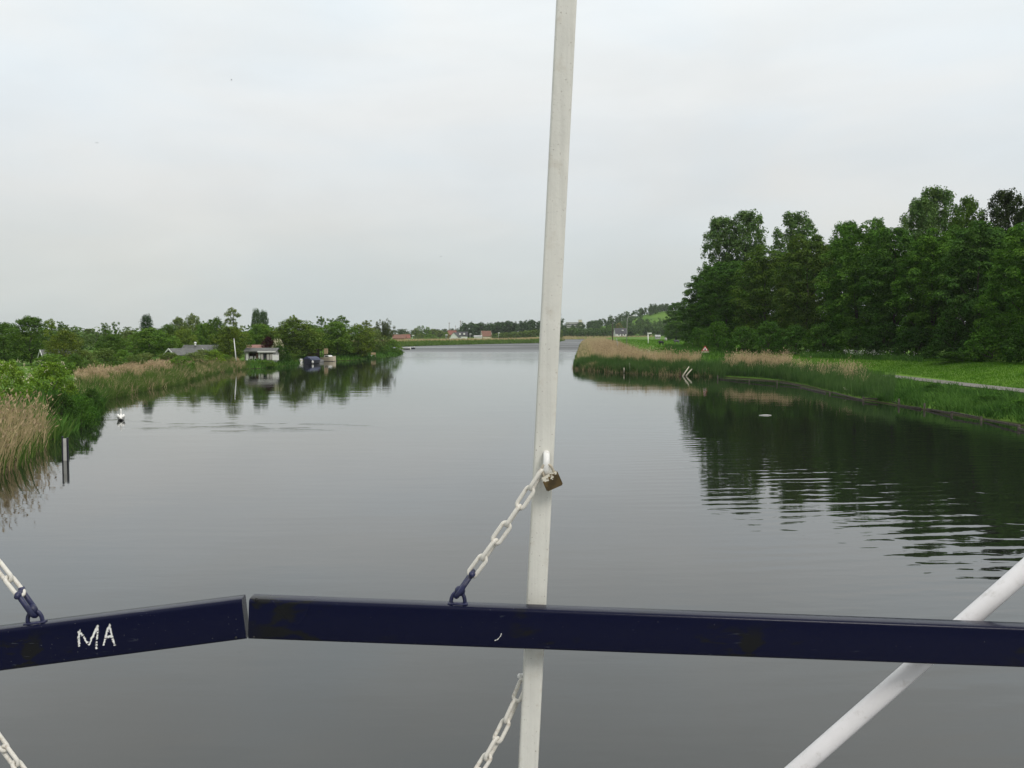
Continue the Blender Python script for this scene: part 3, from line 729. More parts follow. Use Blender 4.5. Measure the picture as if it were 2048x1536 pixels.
# --- right wood (dike crest)
def foot(u, s_):
    ds = np.arange(60, 260, .5); k = np.where(sdist((u - CX) / F * ds, ds) > s_)[0]
    return float(ds[k[0]]) if len(k) else 230.0
WOOD = [('broad', 0, 1402, 203, 545, 84, WD, 'leftmost dark tree of the right wood, leafy to the ground'),
        ('broad', 3, 1426, 206, 528, 84, WD, 'dark tree right behind the leftmost tree of the wood'),
        ('broad', 1, 1452, 190, 520, 104, WD, 'dark tree in front of the big left poplar'),
        ('broad', 2, 1530, 176, 488, 112, WB, 'brownish green tree between the two left poplars'),
        ('broad', 3, 1612, 162, 466, 116, (.072, .125, .026), 'yellowish topped tree in front of the second poplar'),
        ('broad', 0, 1712, 148, 440, 132, WL, 'tall full tree left of the middle of the right wood'),
        ('broad', 1, 1786, 138, 452, 120, WD, 'dark tree with twiggy tip in the middle of the wood'),
        ('broad', 2, 1862, 128, 456, 128, WL, 'full green tree under the highest poplar'),
        ('broad', 3, 1956, 116, 438, 142, (.058, .128, .03), 'big green tree right of the highest poplar'),
        ('broad', 0, 2052, 106, 436, 150, WL, 'big green tree cut by the right edge of the photo'),
        ('broad', 2, 2160, 96, 440, 150, WL, 'green tree beyond the right edge of the wood'),
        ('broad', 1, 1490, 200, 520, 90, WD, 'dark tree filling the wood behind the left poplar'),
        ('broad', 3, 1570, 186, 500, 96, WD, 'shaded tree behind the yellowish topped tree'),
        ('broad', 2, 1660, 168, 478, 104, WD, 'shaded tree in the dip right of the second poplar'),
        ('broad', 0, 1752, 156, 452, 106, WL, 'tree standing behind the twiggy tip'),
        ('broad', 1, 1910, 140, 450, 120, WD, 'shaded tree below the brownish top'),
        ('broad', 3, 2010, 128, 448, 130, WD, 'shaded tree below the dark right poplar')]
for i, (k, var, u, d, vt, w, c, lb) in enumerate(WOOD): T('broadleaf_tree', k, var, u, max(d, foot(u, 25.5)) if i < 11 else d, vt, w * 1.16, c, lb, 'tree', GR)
POP = [(0, 1438, 214, 430, 66, PG, 'left half of the big double poplar at the left of the wood'),
       (1, 1492, 212, 418, 76, PG, 'right half of the big double poplar at the left of the wood'),
       (2, 1590, 200, 420, 84, PG, 'second poplar of the wood, standing free against the sky'),
       (0, 1688, 172, 440, 60, WL, 'twiggy poplar top left of the highest poplar'),
       (2, 1752, 166, 432, 40, WL, 'thin shoots rising beside the highest poplar'),
       (1, 1832, 154, 392, 66, PG, 'left shoulder of the highest poplar'),
       (0, 1868, 156, 370, 80, PG, 'highest poplar of the wood'),
       (2, 1932, 146, 388, 62, WB, 'brownish poplar right of the highest one'),
       (1, 2004, 138, 376, 76, (.035, .055, .022), 'dark poplar near the right edge of the photo'),
       (0, 2060, 134, 384, 60, (.04, .065, .025), 'dark poplar cut by the right edge of the photo')]
for var, u, d, vt, w, c, lb in POP: T('poplar_tree', 'poplar', var, u, d, vt, w * 1.22, c, lb, 'tree', GR)
EDGE = [(1396, 199, 652, 44), (1432, 188, 640, 60), (1484, 178, 650, 70), (1536, 168, 640, 70), (1590, 158, 648, 74), (1646, 151, 642, 80), (1704, 143, 652, 84),
        (1768, 134, 640, 90), (1836, 125, 650, 96), (1905, 117, 640, 104), (1985, 108, 652, 112), (2062, 100, 646, 116)]
EL = ['under the leftmost dark tree of the wood', 'behind the warning sign', 'behind the tan reed clump', 'behind the right end of the tan reed clump', 'left of the white umbels',
      'above the left end of the white umbels', 'above the middle of the white umbels', 'just right of the white umbels', 'in the middle of the dike top', 'where the wood steps closer',
      'near the right edge, above the path', 'cut by the right edge of the photo']
for (u, d, vt, w), e in zip(EDGE, EL):
    T('shrub', 'bush', random.randint(0, 2), u, foot(u, 21.8), vt, w * 1.1, random.choice([WD, WL, (.035, .085, .018)] if u > 1600 else [WD]), 'dark shrub at the foot of the wood ' + e.replace('cut by the right edge of the photo', 'cut by the right edge').replace('behind the right end of the tan reed clump', 'right of the tan clump'), 'shrub', 'shrubs along the foot of the wood')
T('shrub', 'bush', 1, 1925, foot(1925, 19.5), 702, 130, (.055, .12, .025), 'low bright green shrub spilling onto the dike near the right edge', 'shrub', 'shrubs along the foot of the wood')
# --- weed clumps between the path and the water
CL = [(1868, 4.2, 766, 58, (.05, .12, .026), 'dark weed clump that hides part of the path'), (1790, 3.0, 776, 60, (.085, .19, .035), 'light green weed clump above the timber revetment'),
      (1985, 3.4, 788, 90, (.055, .13, .028), 'dark weed clump near the right edge above the revetment'), (2060, 3.0, 795, 90, (.07, .16, .03), 'weed clump cut by the right edge, below the path'),
      (1925, 2.6, 796, 60, (.08, .18, .034), 'light weed clump between the two dark clumps on the bank'), (1722, 3.2, 768, 46, (.06, .13, .032), 'weed clump among the cattails left of the path end')]
for i, (u, s_, vt, w, c, lb) in enumerate(CL): T('weed_clump', 'bush', i % 3, u, foot(u, s_), vt, w, c, lb, 'plant', 'weed clumps on the right bank')
# --- tree clump and hill beyond the meadow
T('broadleaf_tree', 'broad', 1, 1350, 455, 604, 44, WD, 'left tree of the dark clump beyond the meadow', group='dark clump beyond the meadow')
T('broadleaf_tree', 'broad', 2, 1378, 445, 612, 44, WD, 'right tree of the dark clump beyond the meadow', group='dark clump beyond the meadow')
T('broadleaf_tree', 'broad', 0, 1352, 430, 640, 50, WL, 'lower tree in front of the dark clump', group='dark clump beyond the meadow')
T('broadleaf_tree', 'fartree', 0, 1237, 930, 645, 22, (.15, .145, .05), 'yellowish tree right behind the white dike house')
# --- far bank
FARTREES = [(812, 700, 667, 20, GG), (832, 640, 655, 20, GG), (838, 650, 651, 14, DG), (846, 640, 650, 12, DG), (856, 640, 653, 16, MG), (866, 645, 657, 22, GG), (880, 650, 660, 26, GG), (893, 660, 664, 18, MG), (862, 600, 668, 24, MG), (842, 600, 667, 22, GG), (987, 640, 667, 14, (.06, .13, .04))]
FL = ['pale tree beside the red roofs at the far left end', 'feathery poplar at the left of the far group', 'tall dark spire of the far group', 'second dark spire of the far group', 'rounded top right of the dark spires', 'grey green rounded tree of the far group',
      'broad pale tree left of the red roofed house', 'small tree touching the red roofed house', 'low green tree in front of the far group', 'low grey green tree below the feathery poplar', 'small round tree beside the brown roofed house']
for i, (u, d, vt, w, c) in enumerate(FARTREES): T('far_tree', 'fartree', i % 2, u, d, vt, w, c, FL[i], group='trees on the far bank')

def wood(name, pts, hts, wid, leaf, per, col, label, seed):
    r = np.random.default_rng(seed); cs = []; rs = []
    for (x, y), h_, w_ in zip(pts, hts, wid):
        z = gz(x, y)
        for k in range(10):
            f = (k + .5) / 10; a = r.uniform(0, 6.283); q = w_ * math.sin(math.pi * (.15 + .8 * f)) ** .6 * r.uniform(.3, 1)
            cs.append((x + q * math.cos(a), y + q * math.sin(a), z + h_ * (.08 + .9 * f))); rs.append(w_ * r.uniform(.3, .55))
    me = crown_mesh(name, leaf_quads(cs, rs, per, leaf, r, .6, .85, .7, .3))
    o = mesh_obj(name, me, M['leaf']); o.color = (*col, 1)
    return stuff(o, label)
r = np.random.default_rng(5)
pts = [((U_ - CX) / F * d, d) for U_, d in zip(r.uniform(912, 1125, 150), r.uniform(900, 990, 150))]
wood('distant_wood', pts, [14.0 + r.normal(0, 1.0) - (8 if (CX + p[0] / p[1] * F) < 925 else 0) + 1.5 * math.sin(p[0] * .05) for p in pts], r.uniform(3.5, 6, 150), 1.5, 26, (.045, .085, .04), 'dense dark wood on the horizon behind the far houses', 6)
pts = [((U_ - CX) / F * d, d) for U_, d in zip(r.uniform(985, 1120, 60), r.uniform(740, 800, 60))]
wood('scrub', pts, [3.0 + 4.5 * max(0, (CX + p[0] / p[1] * F - 990) / 130) for p in pts], r.uniform(2, 4, 60), 1.0, 22, (.10, .15, .05), 'light green scrub sloping up in front of the distant wood', 7)
pts = [((U_ - CX) / F * d, d) for U_, d in zip(r.uniform(1116, 1340, 190), r.uniform(930, 1030, 190))]
wood('scrub', pts, [8.0 + 1.5 * math.sin(p[0] * .06) + r.normal(0, .4) for p in pts], r.uniform(3, 5, 190), 1.1, 30, (.065, .12, .035), 'even belt of green scrub below the wooded hill', 8)
pts = []
while len(pts) < 300:
    x, y = r.uniform(60, 420), r.uniform(1020, 1190)
    if height(x, y)[0] < 5.5: continue
    if 138 < x < 196 and y < 1112: continue
    pts.append((x, y))
wood('hill_wood', pts, r.uniform(6, 10, 300), r.uniform(3, 5.5, 300), 1.3, 30, (.06, .105, .045), 'dark trees covering the hill beyond the meadow', 9)
r = np.random.default_rng(15)
pts = [(x, y) for x, y in zip(r.uniform(-420, -50, 300), r.uniform(215, 420, 300)) if sdist(x, y)[0] > 18]
wood('background_wood', pts, r.uniform(3.5, 6.5, len(pts)), r.uniform(3, 6, len(pts)), 0.9, 30, (.085, .135, .055), 'blurred tree line behind the gardens of the left bank', 16)
pts = [(x, y) for x, y in zip(r.uniform(-125, 0, 50), r.uniform(950, 1050, 50))]
wood('background_wood', pts, r.uniform(6, 8, len(pts)), r.uniform(4, 6, len(pts)), 1.4, 24, (.06, .09, .05), 'low blue green tree line on the horizon at the left', 17)

# cow parsley on the dike and flowers on the elders
def umbels(name, pts, size, label, stalk=0.0, seed=3):
    r = np.random.default_rng(seed); V = []; n = len(pts)
    for (x, y, z) in pts:
        for k in range(5):
            c = np.array([x, y, z]) + r.normal(0, size * .8, 3)
            a = r.uniform(0, 6.283); t = np.array([math.cos(a), math.sin(a), r.normal(0, .3)]) * size * .5; s = np.array([-math.sin(a), math.cos(a), r.normal(0, .3)]) * size * .5
            V += [c + t, c + s, c - t, c - s]
    me = crown_mesh(name, np.array(V))
    return stuff(mesh_obj(name, me, M['umbel']), label)
pts = []
for _ in range(75):
    u = random.choice([random.uniform(1612, 1830), random.uniform(1685, 1772), random.uniform(1690, 1760)]); d = foot(u, random.uniform(18.2, 19.6))
    x = (u - CX) / F * d; pts.append((x, d, gz(x, d) + random.uniform(.45, .95)))
umbels('cow_parsley', pts, 0.16, 'white flowering cow parsley along the foot of the wood', seed=4)
p = scatter(2600, (40, 58, 105, 165), 17.6, 20.5, 44, lambda x, y, s: (U(x, y) > 1600) & (U(x, y) < 1845))
stuff(blades('tall_grass', M['weed'], p, RNG.uniform(.4, .9, len(p)), .08, (0, 0), .3, .7, 0, 45), 'tall grass among the white cow parsley')
pts = []
for _ in range(60):
    u = random.uniform(1255, 1300); v = random.uniform(688, 700); d = random.uniform(165, 200); x = (u - CX) / F * d
    pts.append((x, d, gz(x, d) + random.uniform(.6, 1.3)))
umbels('cow_parsley', pts[:30], 0.2, 'pale flowers between the two reed beds of the headland', seed=5)
def add_blossom(t, kind, var, n, size, seed):
    """flower heads on the outside of a shrub's crown, a part of the shrub"""
    cm, tm, H0, R0 = proto(kind, var); r = np.random.default_rng(seed); V = []
    s = size / max(t.scale.x, .1)
    for _ in range(n):
        a = r.uniform(0, 6.283); f = r.uniform(.3, .97); q = R0 * math.sqrt(1 - (f * .95) ** 2) * 1.05
        for k in range(4):
            c = np.array([q * math.cos(a), q * math.sin(a), H0 * f]) + r.normal(0, s * .6, 3)
            b_ = r.uniform(0, 6.283); tt = np.array([math.cos(b_), math.sin(b_), r.normal(0, .4)]) * s * .5; ss = np.array([-math.sin(b_), math.cos(b_), r.normal(0, .4)]) * s * .5
            V += [c + tt, c + ss, c - tt, c - ss]
    mesh_obj('blossom', crown_mesh('blossom', np.array(V)), M['elder'], t)
M['elder'] = blade_material('elder_blossom', (0.45, 0.42, 0.26), (0.62, 0.60, 0.42))
add_blossom(SHRUBS[0], 'bush', 1, 60, 0.10, 1)
add_blossom(SHRUBS[1], 'bush', 0, 46, 0.10, 2)
hw = T('shrub', 'bush', 2, 557, 185, 679, 26, GG, 'hawthorn with white blossom right of the purple tree', 'shrub', 'shrubs of the left bank')
add_blossom(hw, 'bush', 2, 60, 0.22, 3)

# ------------------------------------------------------------------ houses
def house(name, label, cat, u, d, w, dep, eave, ridge, wallm, roofm, rz=0.0, gable_trim=None, windows=(), doors=(), chimney=None, base=None, over=0.3, group=None, fringe=None):
    """gable-roofed building: w along its ridge (local x), dep across; eave and ridge heights in metres"""
    x = (u - CX) / F * d; z = gz(x, d) if base is None else base
    t = thing(name, label, cat, (x, d, z), rz, group)
    b_ = MB(); a, c = w / 2, dep / 2
    prof = [(-a, -c, -.5), (-a, c, -.5), (-a, c, eave), (-a, 0, ridge - .08), (-a, -c, eave)]
    b_.prism(prof, (w, 0, 0)); b_.build('wall', wallm, t)
    r_ = MB(); th = 0.14; o = over; k = (ridge - eave) / c
    ye, ze = c + o, eave - k * o
    r_.prism([(-a - o, -ye, ze), (-a - o, 0, ridge), (-a - o, ye, ze), (-a - o, ye, ze + th), (-a - o, 0, ridge + th), (-a - o, -ye, ze + th)], (w + 2 * o, 0, 0))
    roof = r_.build('roof', roofm, t)
    if chimney is not None:
        cb = MB(); cb.box((chimney, 0, ridge + .35), (.6, .6, 1.0)); cb.build('chimney', M['brick'], roof)
    if gable_trim:
        for sx in (-1, 1):
            g = MB(); X0 = sx * (a + o + .03)
            for sy in (-1, 1):
                g.prism([(X0 - .025, sy * ye, ze - .08), (X0 - .025, 0, ridge - .08), (X0 - .025, 0, ridge + th + .03), (X0 - .025, sy * ye, ze + th + .03)], (.05, 0, 0))
            g.build('bargeboard', gable_trim, t)
    for (side, p, zz, ww, hh) in windows:
        wb = MB(); pb = MB()
        if side in ('f', 'b'):
            yy = (-c - .02) if side == 'f' else c + .02
            wb.box((p, yy, zz), (ww + .16, .07, hh + .16)); pb.box((p, yy + (-.03 if side == 'f' else .03), zz), (ww, .04, hh))
        else:
            xx = (a + .02) * (1 if side == 'r' else -1)
            wb.box((xx, p, zz), (.07, ww + .16, hh + .16)); pb.box((xx + (.03 if side == 'r' else -.03), p, zz), (.04, ww, hh))
        f_ = wb.build('window', M['white'], t); pb.build('pane', M['glass'], f_)
    for (side, p, ww, hh) in doors:
        db = MB(); db.box((p, -c - .03, hh / 2), (ww, .06, hh)) if side == 'f' else db.box(((a + .03) * (1 if side == 'r' else -1), p, hh / 2), (.06, ww, hh))
        db.build('door', M['dark_wood'], t)
    return t

M['chalet_white'] = paint('weathered_white_boards', (.58, .58, .56), .6, .12, 2, (.25, .24, .2), .5, 2)
# white waterside chalet
CH = thing('chalet', 'long low white chalet with grey roof and curtained window by the water', 'chalet', ((518.5 - CX) / F * 177, 177, gz(-45, 177) - .2), 0.04)
mb = MB(); mb.box((1.9, 1.6, 1.1), (4.2, 3.2, 2.9)); mb.build('wall', M['chalet_white'], CH)
mb = MB(); mb.box((-2.9, .4, 1.0), (.6, .8, 2.6)); mb.build('side_wall', M['chalet_white'], CH)
mb = MB(); mb.box((-2.2, 2.9, 1.1), (4.0, .3, 2.9)); mb.build('back_wall', M['chalet_white'], CH)
mb = MB(); mb.box((-.55, .55, 1.1), (.7, .2, 2.3)); mb.build('post_panel', M['brown_wood'], CH)
mb = MB(); mb.prism([(-3.6, -.5, 2.48), (-3.6, 1.7, 3.15), (-3.6, 3.9, 2.48), (-3.6, 3.9, 2.62), (-3.6, 1.7, 3.32), (-3.6, -.5, 2.62)], (7.9, 0, 0)); rf = mb.build('roof', M['grey_roof'], CH)
mb = MB(); mb.box((1.9, -.55, 2.48), (4.4, .06, .26)); mb.build('fascia', M['white'], rf)
mb = MB(); mb.box((1.75, -.05, 1.35), (3.0, .1, 1.55)); wf = mb.build('window', M['dark_wood'], CH)
for k in range(4):
    mb = MB(); mb.box((.66 + k * .73, -.12, 1.35), (.6, .03, 1.35)); mb.build('pane', M['curtain'] if k != 1 else M['glass'], wf)
mb = MB(); mb.box((-1.85, 1.8, 1.1), (1.9, .08, 2.2)); mb.build('back_panel', M['dark_wood'], CH)
mb = MB(); mb.box((-1.8, -.1, .35), (2.6, .06, .5)); mb.build('porch_balustrade', M['white'], CH)
for k, (px, pz) in enumerate(((-2.1, 1.2), (-1.0, 1.2))):
    mb = MB(); mb.box((px, .6, pz - .25), (.75, .5, .07)); mb.box((px, .84, pz), (.75, .06, .55)); mb.box((px - .3, .6, pz - .7), (.06, .4, .9)); mb.box((px + .3, .6, pz - .7), (.06, .4, .9))
    o = mb.build('garden_chair', M['white'], None); o.scale = (.74, .85, .8); o.location = CH.location; o.rotation_euler = CH.rotation_euler
    tag(o, ('left' if k == 0 else 'right') + ' white garden chair in the dark porch of the chalet', 'chair', 'white garden chairs in the porch')
fx = CH.location.x + 3.0
mb = MB(); mb.box((0, 0, .55), (1.9, .06, 1.1))
for k in (-1, 1): mb.box((k * .9, .06, .6), (.1, .1, 1.3))
o = mb.build('garden_fence', M['white'], None); o.location = (fx, 176.6, gz(fx, 176.6) + .75); o.scale = (.6, 1, .85); tag(o, 'short white board fence at the right end of the chalet', 'fence')
CH.scale = (.74, .85, .8)
house('shed', 'small shed with a reddish roof peeking over the chalet roof', 'shed', 511, 186, 2.6, 2.4, 1.9, 2.7, M['cream_wall'], paint('faded_red_roof', (.27, .15, .12), .85, .2, 2), .3)
house('cottage', 'grey roofed summer cottage with a low white gable outline', 'cottage', 371, 172, 5.4, 4.0, 1.2, 2.15, M['grey_wood'], M['grey_roof'], 0.75, M['white'])
house('cottage', 'upper grey roofed cottage with a small white roof vent', 'cottage', 404, 182, 6.0, 4.4, 1.6, 2.6, M['grey_wood'], M['grey_roof'], 0.05, None)
house('cottage', 'grey roofed cottage half hidden behind the yellowish tree at the far left', 'cottage', 118, 140, 4.2, 3.4, 1.5, 2.45, M['grey_wood'], M['grey_roof'], 0.6, M['white'])
mb = MB(); mb.sweep([(0, 0, 0), (0, 0, .5)], .18, 10); mb.ball((0, 0, .55), (.26, .26, .2))
o = mb.build('roof_vent', M['white'], None); o.location = ((391 - CX) / F * 181, 181, gz(-57, 182) + 2.55); tag(o, 'round white vent cowl on the upper grey cottage roof', 'vent')

# white flagpole
B = PZ(473, 718, 0.9); B = Vector(((473 - CX) / F * 166, 166, gz((473 - CX) / F * 166, 166)))
fp = thing('flagpole', 'bare white flagpole leaning slightly left before the round willow', 'flagpole', B)
mb = MB(); top = PY(468, 679, 166); mb.sweep([B + Vector((0, 0, -.3)), B.lerp(top, .5), top], [.10, .09, .06], 10); wbuild(mb, 'pole', M['white'], fp)
mb = MB(); mb.ball(top + Vector((0, 0, .06)), .1); wbuild(mb, 'finial', M['white'], fp)

# ------------------------------------------------------------------ boats
def boat(name, label, cat, u, v, length, width, h, rz, hullm, inner=True):
    p = PZ(u, v)
    t = thing(name, label, cat, (p.x, p.y, 0), rz)
    mb = MB(); secs = 9; ring = []
    for i in range(secs):
        f = i / (secs - 1); x = -length / 2 + length * f
        wd = width / 2 * (0.82 + .18 * math.sin(math.pi * min(1, f * 1.3)) if f < .6 else max(.02, math.cos((f - .6) / .4 * math.pi / 2) ** .7))
        sh = h * (1 + .35 * max(0, f - .4) ** 2 * 3)
        ring.append([(x, -wd, sh), (x, -wd * .86, h * .1), (x, -wd * .4, -.22), (x, wd * .4, -.22), (x, wd * .86, h * .1), (x, wd, sh), (x, wd * .84, sh - .03), (x, wd * .74, h * .35), (x, -wd * .74, h * .35), (x, -wd * .84, sh - .03)])
    vs = [q for rr in ring for q in rr]; n = 10; fs = []
    for i in range(secs - 1):
        for k in range(n): fs.append((i * n + k, i * n + (k + 1) % n, (i + 1) * n + (k + 1) % n, (i + 1) * n + k))
    fs += [tuple(range(n)), tuple(range((secs - 1) * n, secs * n))[::-1]]
    mb.add(vs, fs, 0, False); mb.build('hull', hullm, t)
    return t
b1 = boat('rowing_boat', 'small white open boat left of the blue covered boat', 'boat', 603, 725, 2.6, 1.2, .55, 1.9, M['white'])
mb = MB(); mb.box((-.2, 0, .42), (.25, .95, .05)); mb.build('thwart', M['tan_wood'], b1)
mb = MB(); mb.box((.0, 0, -.02), (2.2, 1.06, .1)); mb.build('waterline_stripe', M['sign_red'], b1)
b2 = boat('covered_boat', 'dark boat under a blue tarpaulin moored by the grey screen', 'boat', 621, 727.5, 4.6, 2.0, .75, -1.9, M['hull_dark'])
mb = MB(); mb.prism([(-2.2, -1.02, .7), (-2.2, -.62, 1.15), (-2.2, 0, 1.4), (-2.2, .62, 1.15), (-2.2, 1.02, .7)], (3.6, 0, 0)); mb.build('tarpaulin', M['tarp'], b2)
for y_ in (-1.05, 1.05):
    mb = MB(); mb.ball((1.0, y_, .35), (.2, .2, .32)); o = mb.build('fender', M['white'], b2)
b3 = boat('dinghy', 'little grey white dinghy between the tarpaulin boat and the motorboat', 'boat', 640, 724, 2.4, 1.1, .5, -1.7, M['concrete'])
mb = MB(); mb.box((-.2, 0, .4), (.22, .9, .05)); mb.build('thwart', M['white'], b3)
b4 = boat('motorboat', 'white motorboat with a low cabin right of the tan box', 'boat', 658, 722.5, 3.6, 1.6, .85, -.5, M['cream'])
mb = MB(); mb.prism([(-.9, -.6, .8), (-.75, -.6, 1.25), (.25, -.6, 1.25), (.75, -.6, .85)], (0, 1.2, 0)); cb = mb.build('cabin', M['white'], b4)
mb = MB(); mb.box((-.2, -.62, 1.05), (.8, .04, .2)); mb.build('window', M['glass'], cb)
mb = MB(); mb.box((0, 0, .02), (3.3, 1.5, .12)); mb.build('waterline_stripe', M['hull_dark'], b4)
b5 = boat('white_boat', 'white boat alone beyond the tip of the left bank', 'boat', 810, 699.5, 4.2, 1.5, .7, .05, M['white'])
mb = MB(); mb.box((.6, 0, .35), (2.4, 1.56, .3)); mb.build('side_band', M['hull_dark'], b5)
b6 = boat('low_boat', 'dark low boat tied right behind the white boat at the left point', 'boat', 823, 698.3, 2.6, 1.2, .5, .0, M['hull_dark'])
mb = MB(); mb.box((1.1, 0, .7), (.3, .35, .5)); mb.build('outboard_motor', M['white'], b6)
# tan box on a post, grey screen, landing stages
def at(u, d): x = (u - CX) / F * d; return Vector((x, d, gz(x, d)))
q = PZ(649, 722)
t = thing('box_on_post', 'tan wooden box raised on a brown post beside the white motorboat', 'box', (q.x, q.y + 1.0, 0))
mb = MB(); mb.box((0, 0, .6), (.45, .3, 1.9)); mb.build('post', M['brown_wood'], t)
mb = MB(); mb.box((.15, 0, 2.05), (.75, .6, 1.15)); mb.build('box', M['tan_wood'], t)
q = PZ(624, 722)
t = thing('windscreen', 'brown and grey board screen behind the blue covered boat', 'screen', (q.x, q.y + 1.4, .55))
mb = MB(); mb.box((-.75, 0, .8), (1.2, .08, 1.5)); mb.build('panel', M['brown_wood'], t)
mb = MB(); mb.box((.6, 0.02, 1.0), (1.45, .08, 2.0)); mb.build('panel', M['grey_wood'], t)
for k in (-1.35, -.12, 1.33):
    mb = MB(); mb.box((k, -.09, .9), (.1, .1, 2.2)); mb.build('post', M['dark_wood'], t)
q = PZ(504, 734)
t = thing('landing_stage', 'small landing stage with a dark red rail below the chalet', 'landing stage', (q.x, q.y, 0))
mb = MB(); mb.box((0, .4, .28), (2.2, 1.2, .12)); mb.build('deck', M['grey_wood'], t)
mb = MB(); mb.box((-.1, -.2, .75), (1.7, .08, .32)); mb.build('rail', paint('dark_red_paint', (.16, .03, .025), .6, .2), t)
for k in (-1, 0, 1):
    mb = MB(); mb.sweep([(k, -.15, -.6), (k, -.15, .95)], .07, 8); mb.build('post', M['dark_wood'], t)
mb = MB(); mb.ball((0, 0, 0), (.22, .22, .28)); o = mb.build('white_float', M['white'], None); o.location = (q.x - .75, q.y - .1, 1.05); tag(o, 'white float hanging on the left post of the red railed landing stage', 'float')
q = PZ(737, 717)
t = thing('landing_stage', 'low long landing stage under dark bushes near the point of the left bank', 'landing stage', (q.x, q.y, 0))
mb = MB(); mb.box((0, .5, .32), (3.4, 1.4, .14)); mb.build('deck', M['grey_wood'], t)
for k in (-1.5, -.5, .5, 1.5):
    mb = MB(); mb.sweep([(k, -.05, -.6), (k, -.05, .36)], .08, 8); mb.build('post', M['dark_wood'], t)
for k, lb in ((-.35, 'left white tub standing on the long landing stage'), (.65, 'right white tub standing on the long landing stage')):
    mb = MB(); mb.sweep([(0, 0, 0), (0, 0, .34)], [.15, .19], 12); o = mb.build('tub', M['white'], None); o.location = (q.x + k, q.y + .3, .39); tag(o, lb, 'tub', 'white tubs on the landing stage')
mb = MB(); mb.box((0, 0, .45), (1.1, .35, .06)); mb.box((0, .3, .75), (1.1, .06, .45)); mb.box((-.45, .1, .2), (.07, .4, .46)); mb.box((.45, .1, .2), (.07, .4, .46))
o = mb.build('bench', M['tan_wood'], None); o.location = (q.x + .95, q.y + 1.0, .39); tag(o, 'small tan bench on the long landing stage', 'bench')
t = thing('lamp', 'white globe lamp on a dark post behind the long landing stage', 'lamp', (q.x - .75, q.y + 1.3, .3))
mb = MB(); mb.sweep([(0, 0, -.3), (0, 0, 1.5)], .05, 8); mb.build('post', M['dark_steel'], t)
mb = MB(); mb.ball((0, 0, 1.62), .19); mb.build('globe', M['white'], t)

# twin dark posts with a pale board standing in the water
q = PZ(131, 921)
t = thing('mooring_post', 'pair of dark posts with a pale board between, standing in the water', 'mooring post', (q.x, q.y, 0))
for k, hh in ((-.115, 1.14), (.115, 1.08)):
    mb = MB(); mb.box((k, 0, hh / 2 - .4), (.05, .12, hh + .8)); mb.build('post', M['hull_dark'], t)
mb = MB(); mb.box((0, .0, .42), (.172, .05, 1.24)); mb.build('board', M['chalet_white'], t)

# ------------------------------------------------------------------ swan, cattle, ducks, birds
sw = thing('swan', 'white swan swimming away along the left bank', 'swan', (SWAN.x, SWAN.y, 0), 0.37)
mb = MB()
sp = [(0, -.62, .17), (0, -.50, .15), (0, -.28, .12), (0, 0, .12), (0, .25, .14), (0, .40, .22), (0, .46, .36), (0, .42, .50), (0, .38, .62), (0, .42, .70), (0, .52, .70), (0, .58, .68)]
mb.sweep(sp, [.02, (.10, .07), (.20, .16), (.24, .2), (.19, .18), (.11, .12), .065, .05, .045, .055, .045, .02], 12); mb.build('body', M['swan'], sw)
for s_ in (-1, 1):
    mb = MB(); mb.sweep([(s_ * .08, -.55, .22), (s_ * .15, -.35, .27), (s_ * .18, -.05, .27), (s_ * .14, .2, .22)], [.02, (.09, .14), (.1, .15), .04], 10); mb.build('wing', M['swan'], sw)
mb = MB(); mb.sweep([(0, .56, .69), (0, .67, .65)], [.028, .012], 8); mb.build('beak', M['orange'], sw)
mb = MB(); mb.sweep([(0, -.66, .06), (0, -.45, .06)], [(.05, .03), (.12, .06)], 8); mb.build('tail', M['black'], sw)

def cow(label, u, d, rz, body, patch=None):
    x = (u - CX) / F * d
    t = thing('cow', label, 'cow', (x, d, gz(x, d)), rz, 'cattle on the meadow')
    t.scale = (.9, .9, .9)
    me = bpy.data.meshes.new('body')
    v = [(0, 0, 1.02), (.5, 0, 1.05), (.75, 0, 1.15), (1.05, 0, 1.1), (1.3, 0, .95), (-.5, 0, 1.05), (-.8, 0, 1.08)]
    e = [(0, 1), (1, 2), (2, 3), (3, 4), (0, 5), (5, 6)]; rad = [.36, .34, .24, .16, .09, .36, .25]
    for sx, par in ((.55, 1), (-.72, 5)):
        for sy in (-1, 1):
            k = len(v); v += [(sx, sy * .2, .72), (sx + .02, sy * .21, .38), (sx, sy * .21, .03)]; e += [(par, k), (k, k + 1), (k + 1, k + 2)]; rad += [.15, .08, .06]
    k = len(v); v += [(-.98, 0, 1.0), (-1.03, 0, .55)]; e += [(6, k), (k, k + 1)]; rad += [.04, .03]
    me.from_pydata(v, e, []); o = mesh_obj('body', me, body, t)
    mo = o.modifiers.new('skin', 'SKIN')
    for i, rr in enumerate(rad): me.skin_vertices[0].data[i].radius = (rr, rr)
    me.skin_vertices[0].data[0].use_root = True
    ss = o.modifiers.new('subdivision', 'SUBSURF'); ss.levels = ss.render_levels = 1
    mb = MB()
    for sy in (-1, 1): mb.sweep([(1.02, sy * .12, 1.2), (1.0, sy * .28, 1.22)], [.04, .03], 6)
    mb.build('ears', body, t)
    return t
def hide_material():
    m, nt, out = new_mat('pied_hide'); b = N(nt, 'ShaderNodeBsdfPrincipled', Roughness=.8); tc = N(nt, 'ShaderNodeTexCoord')
    n = noise(nt, tc.outputs['Object'], 1.6, 1); r = maprange(nt, n.outputs['Fac'], .47, .5)
    L(nt, mixrgb(nt, r, (.012, .012, .013), (.7, .68, .62)), b.inputs['Base Color']); L(nt, b.outputs[0], out.inputs[0]); return m
M['pied'] = hide_material()
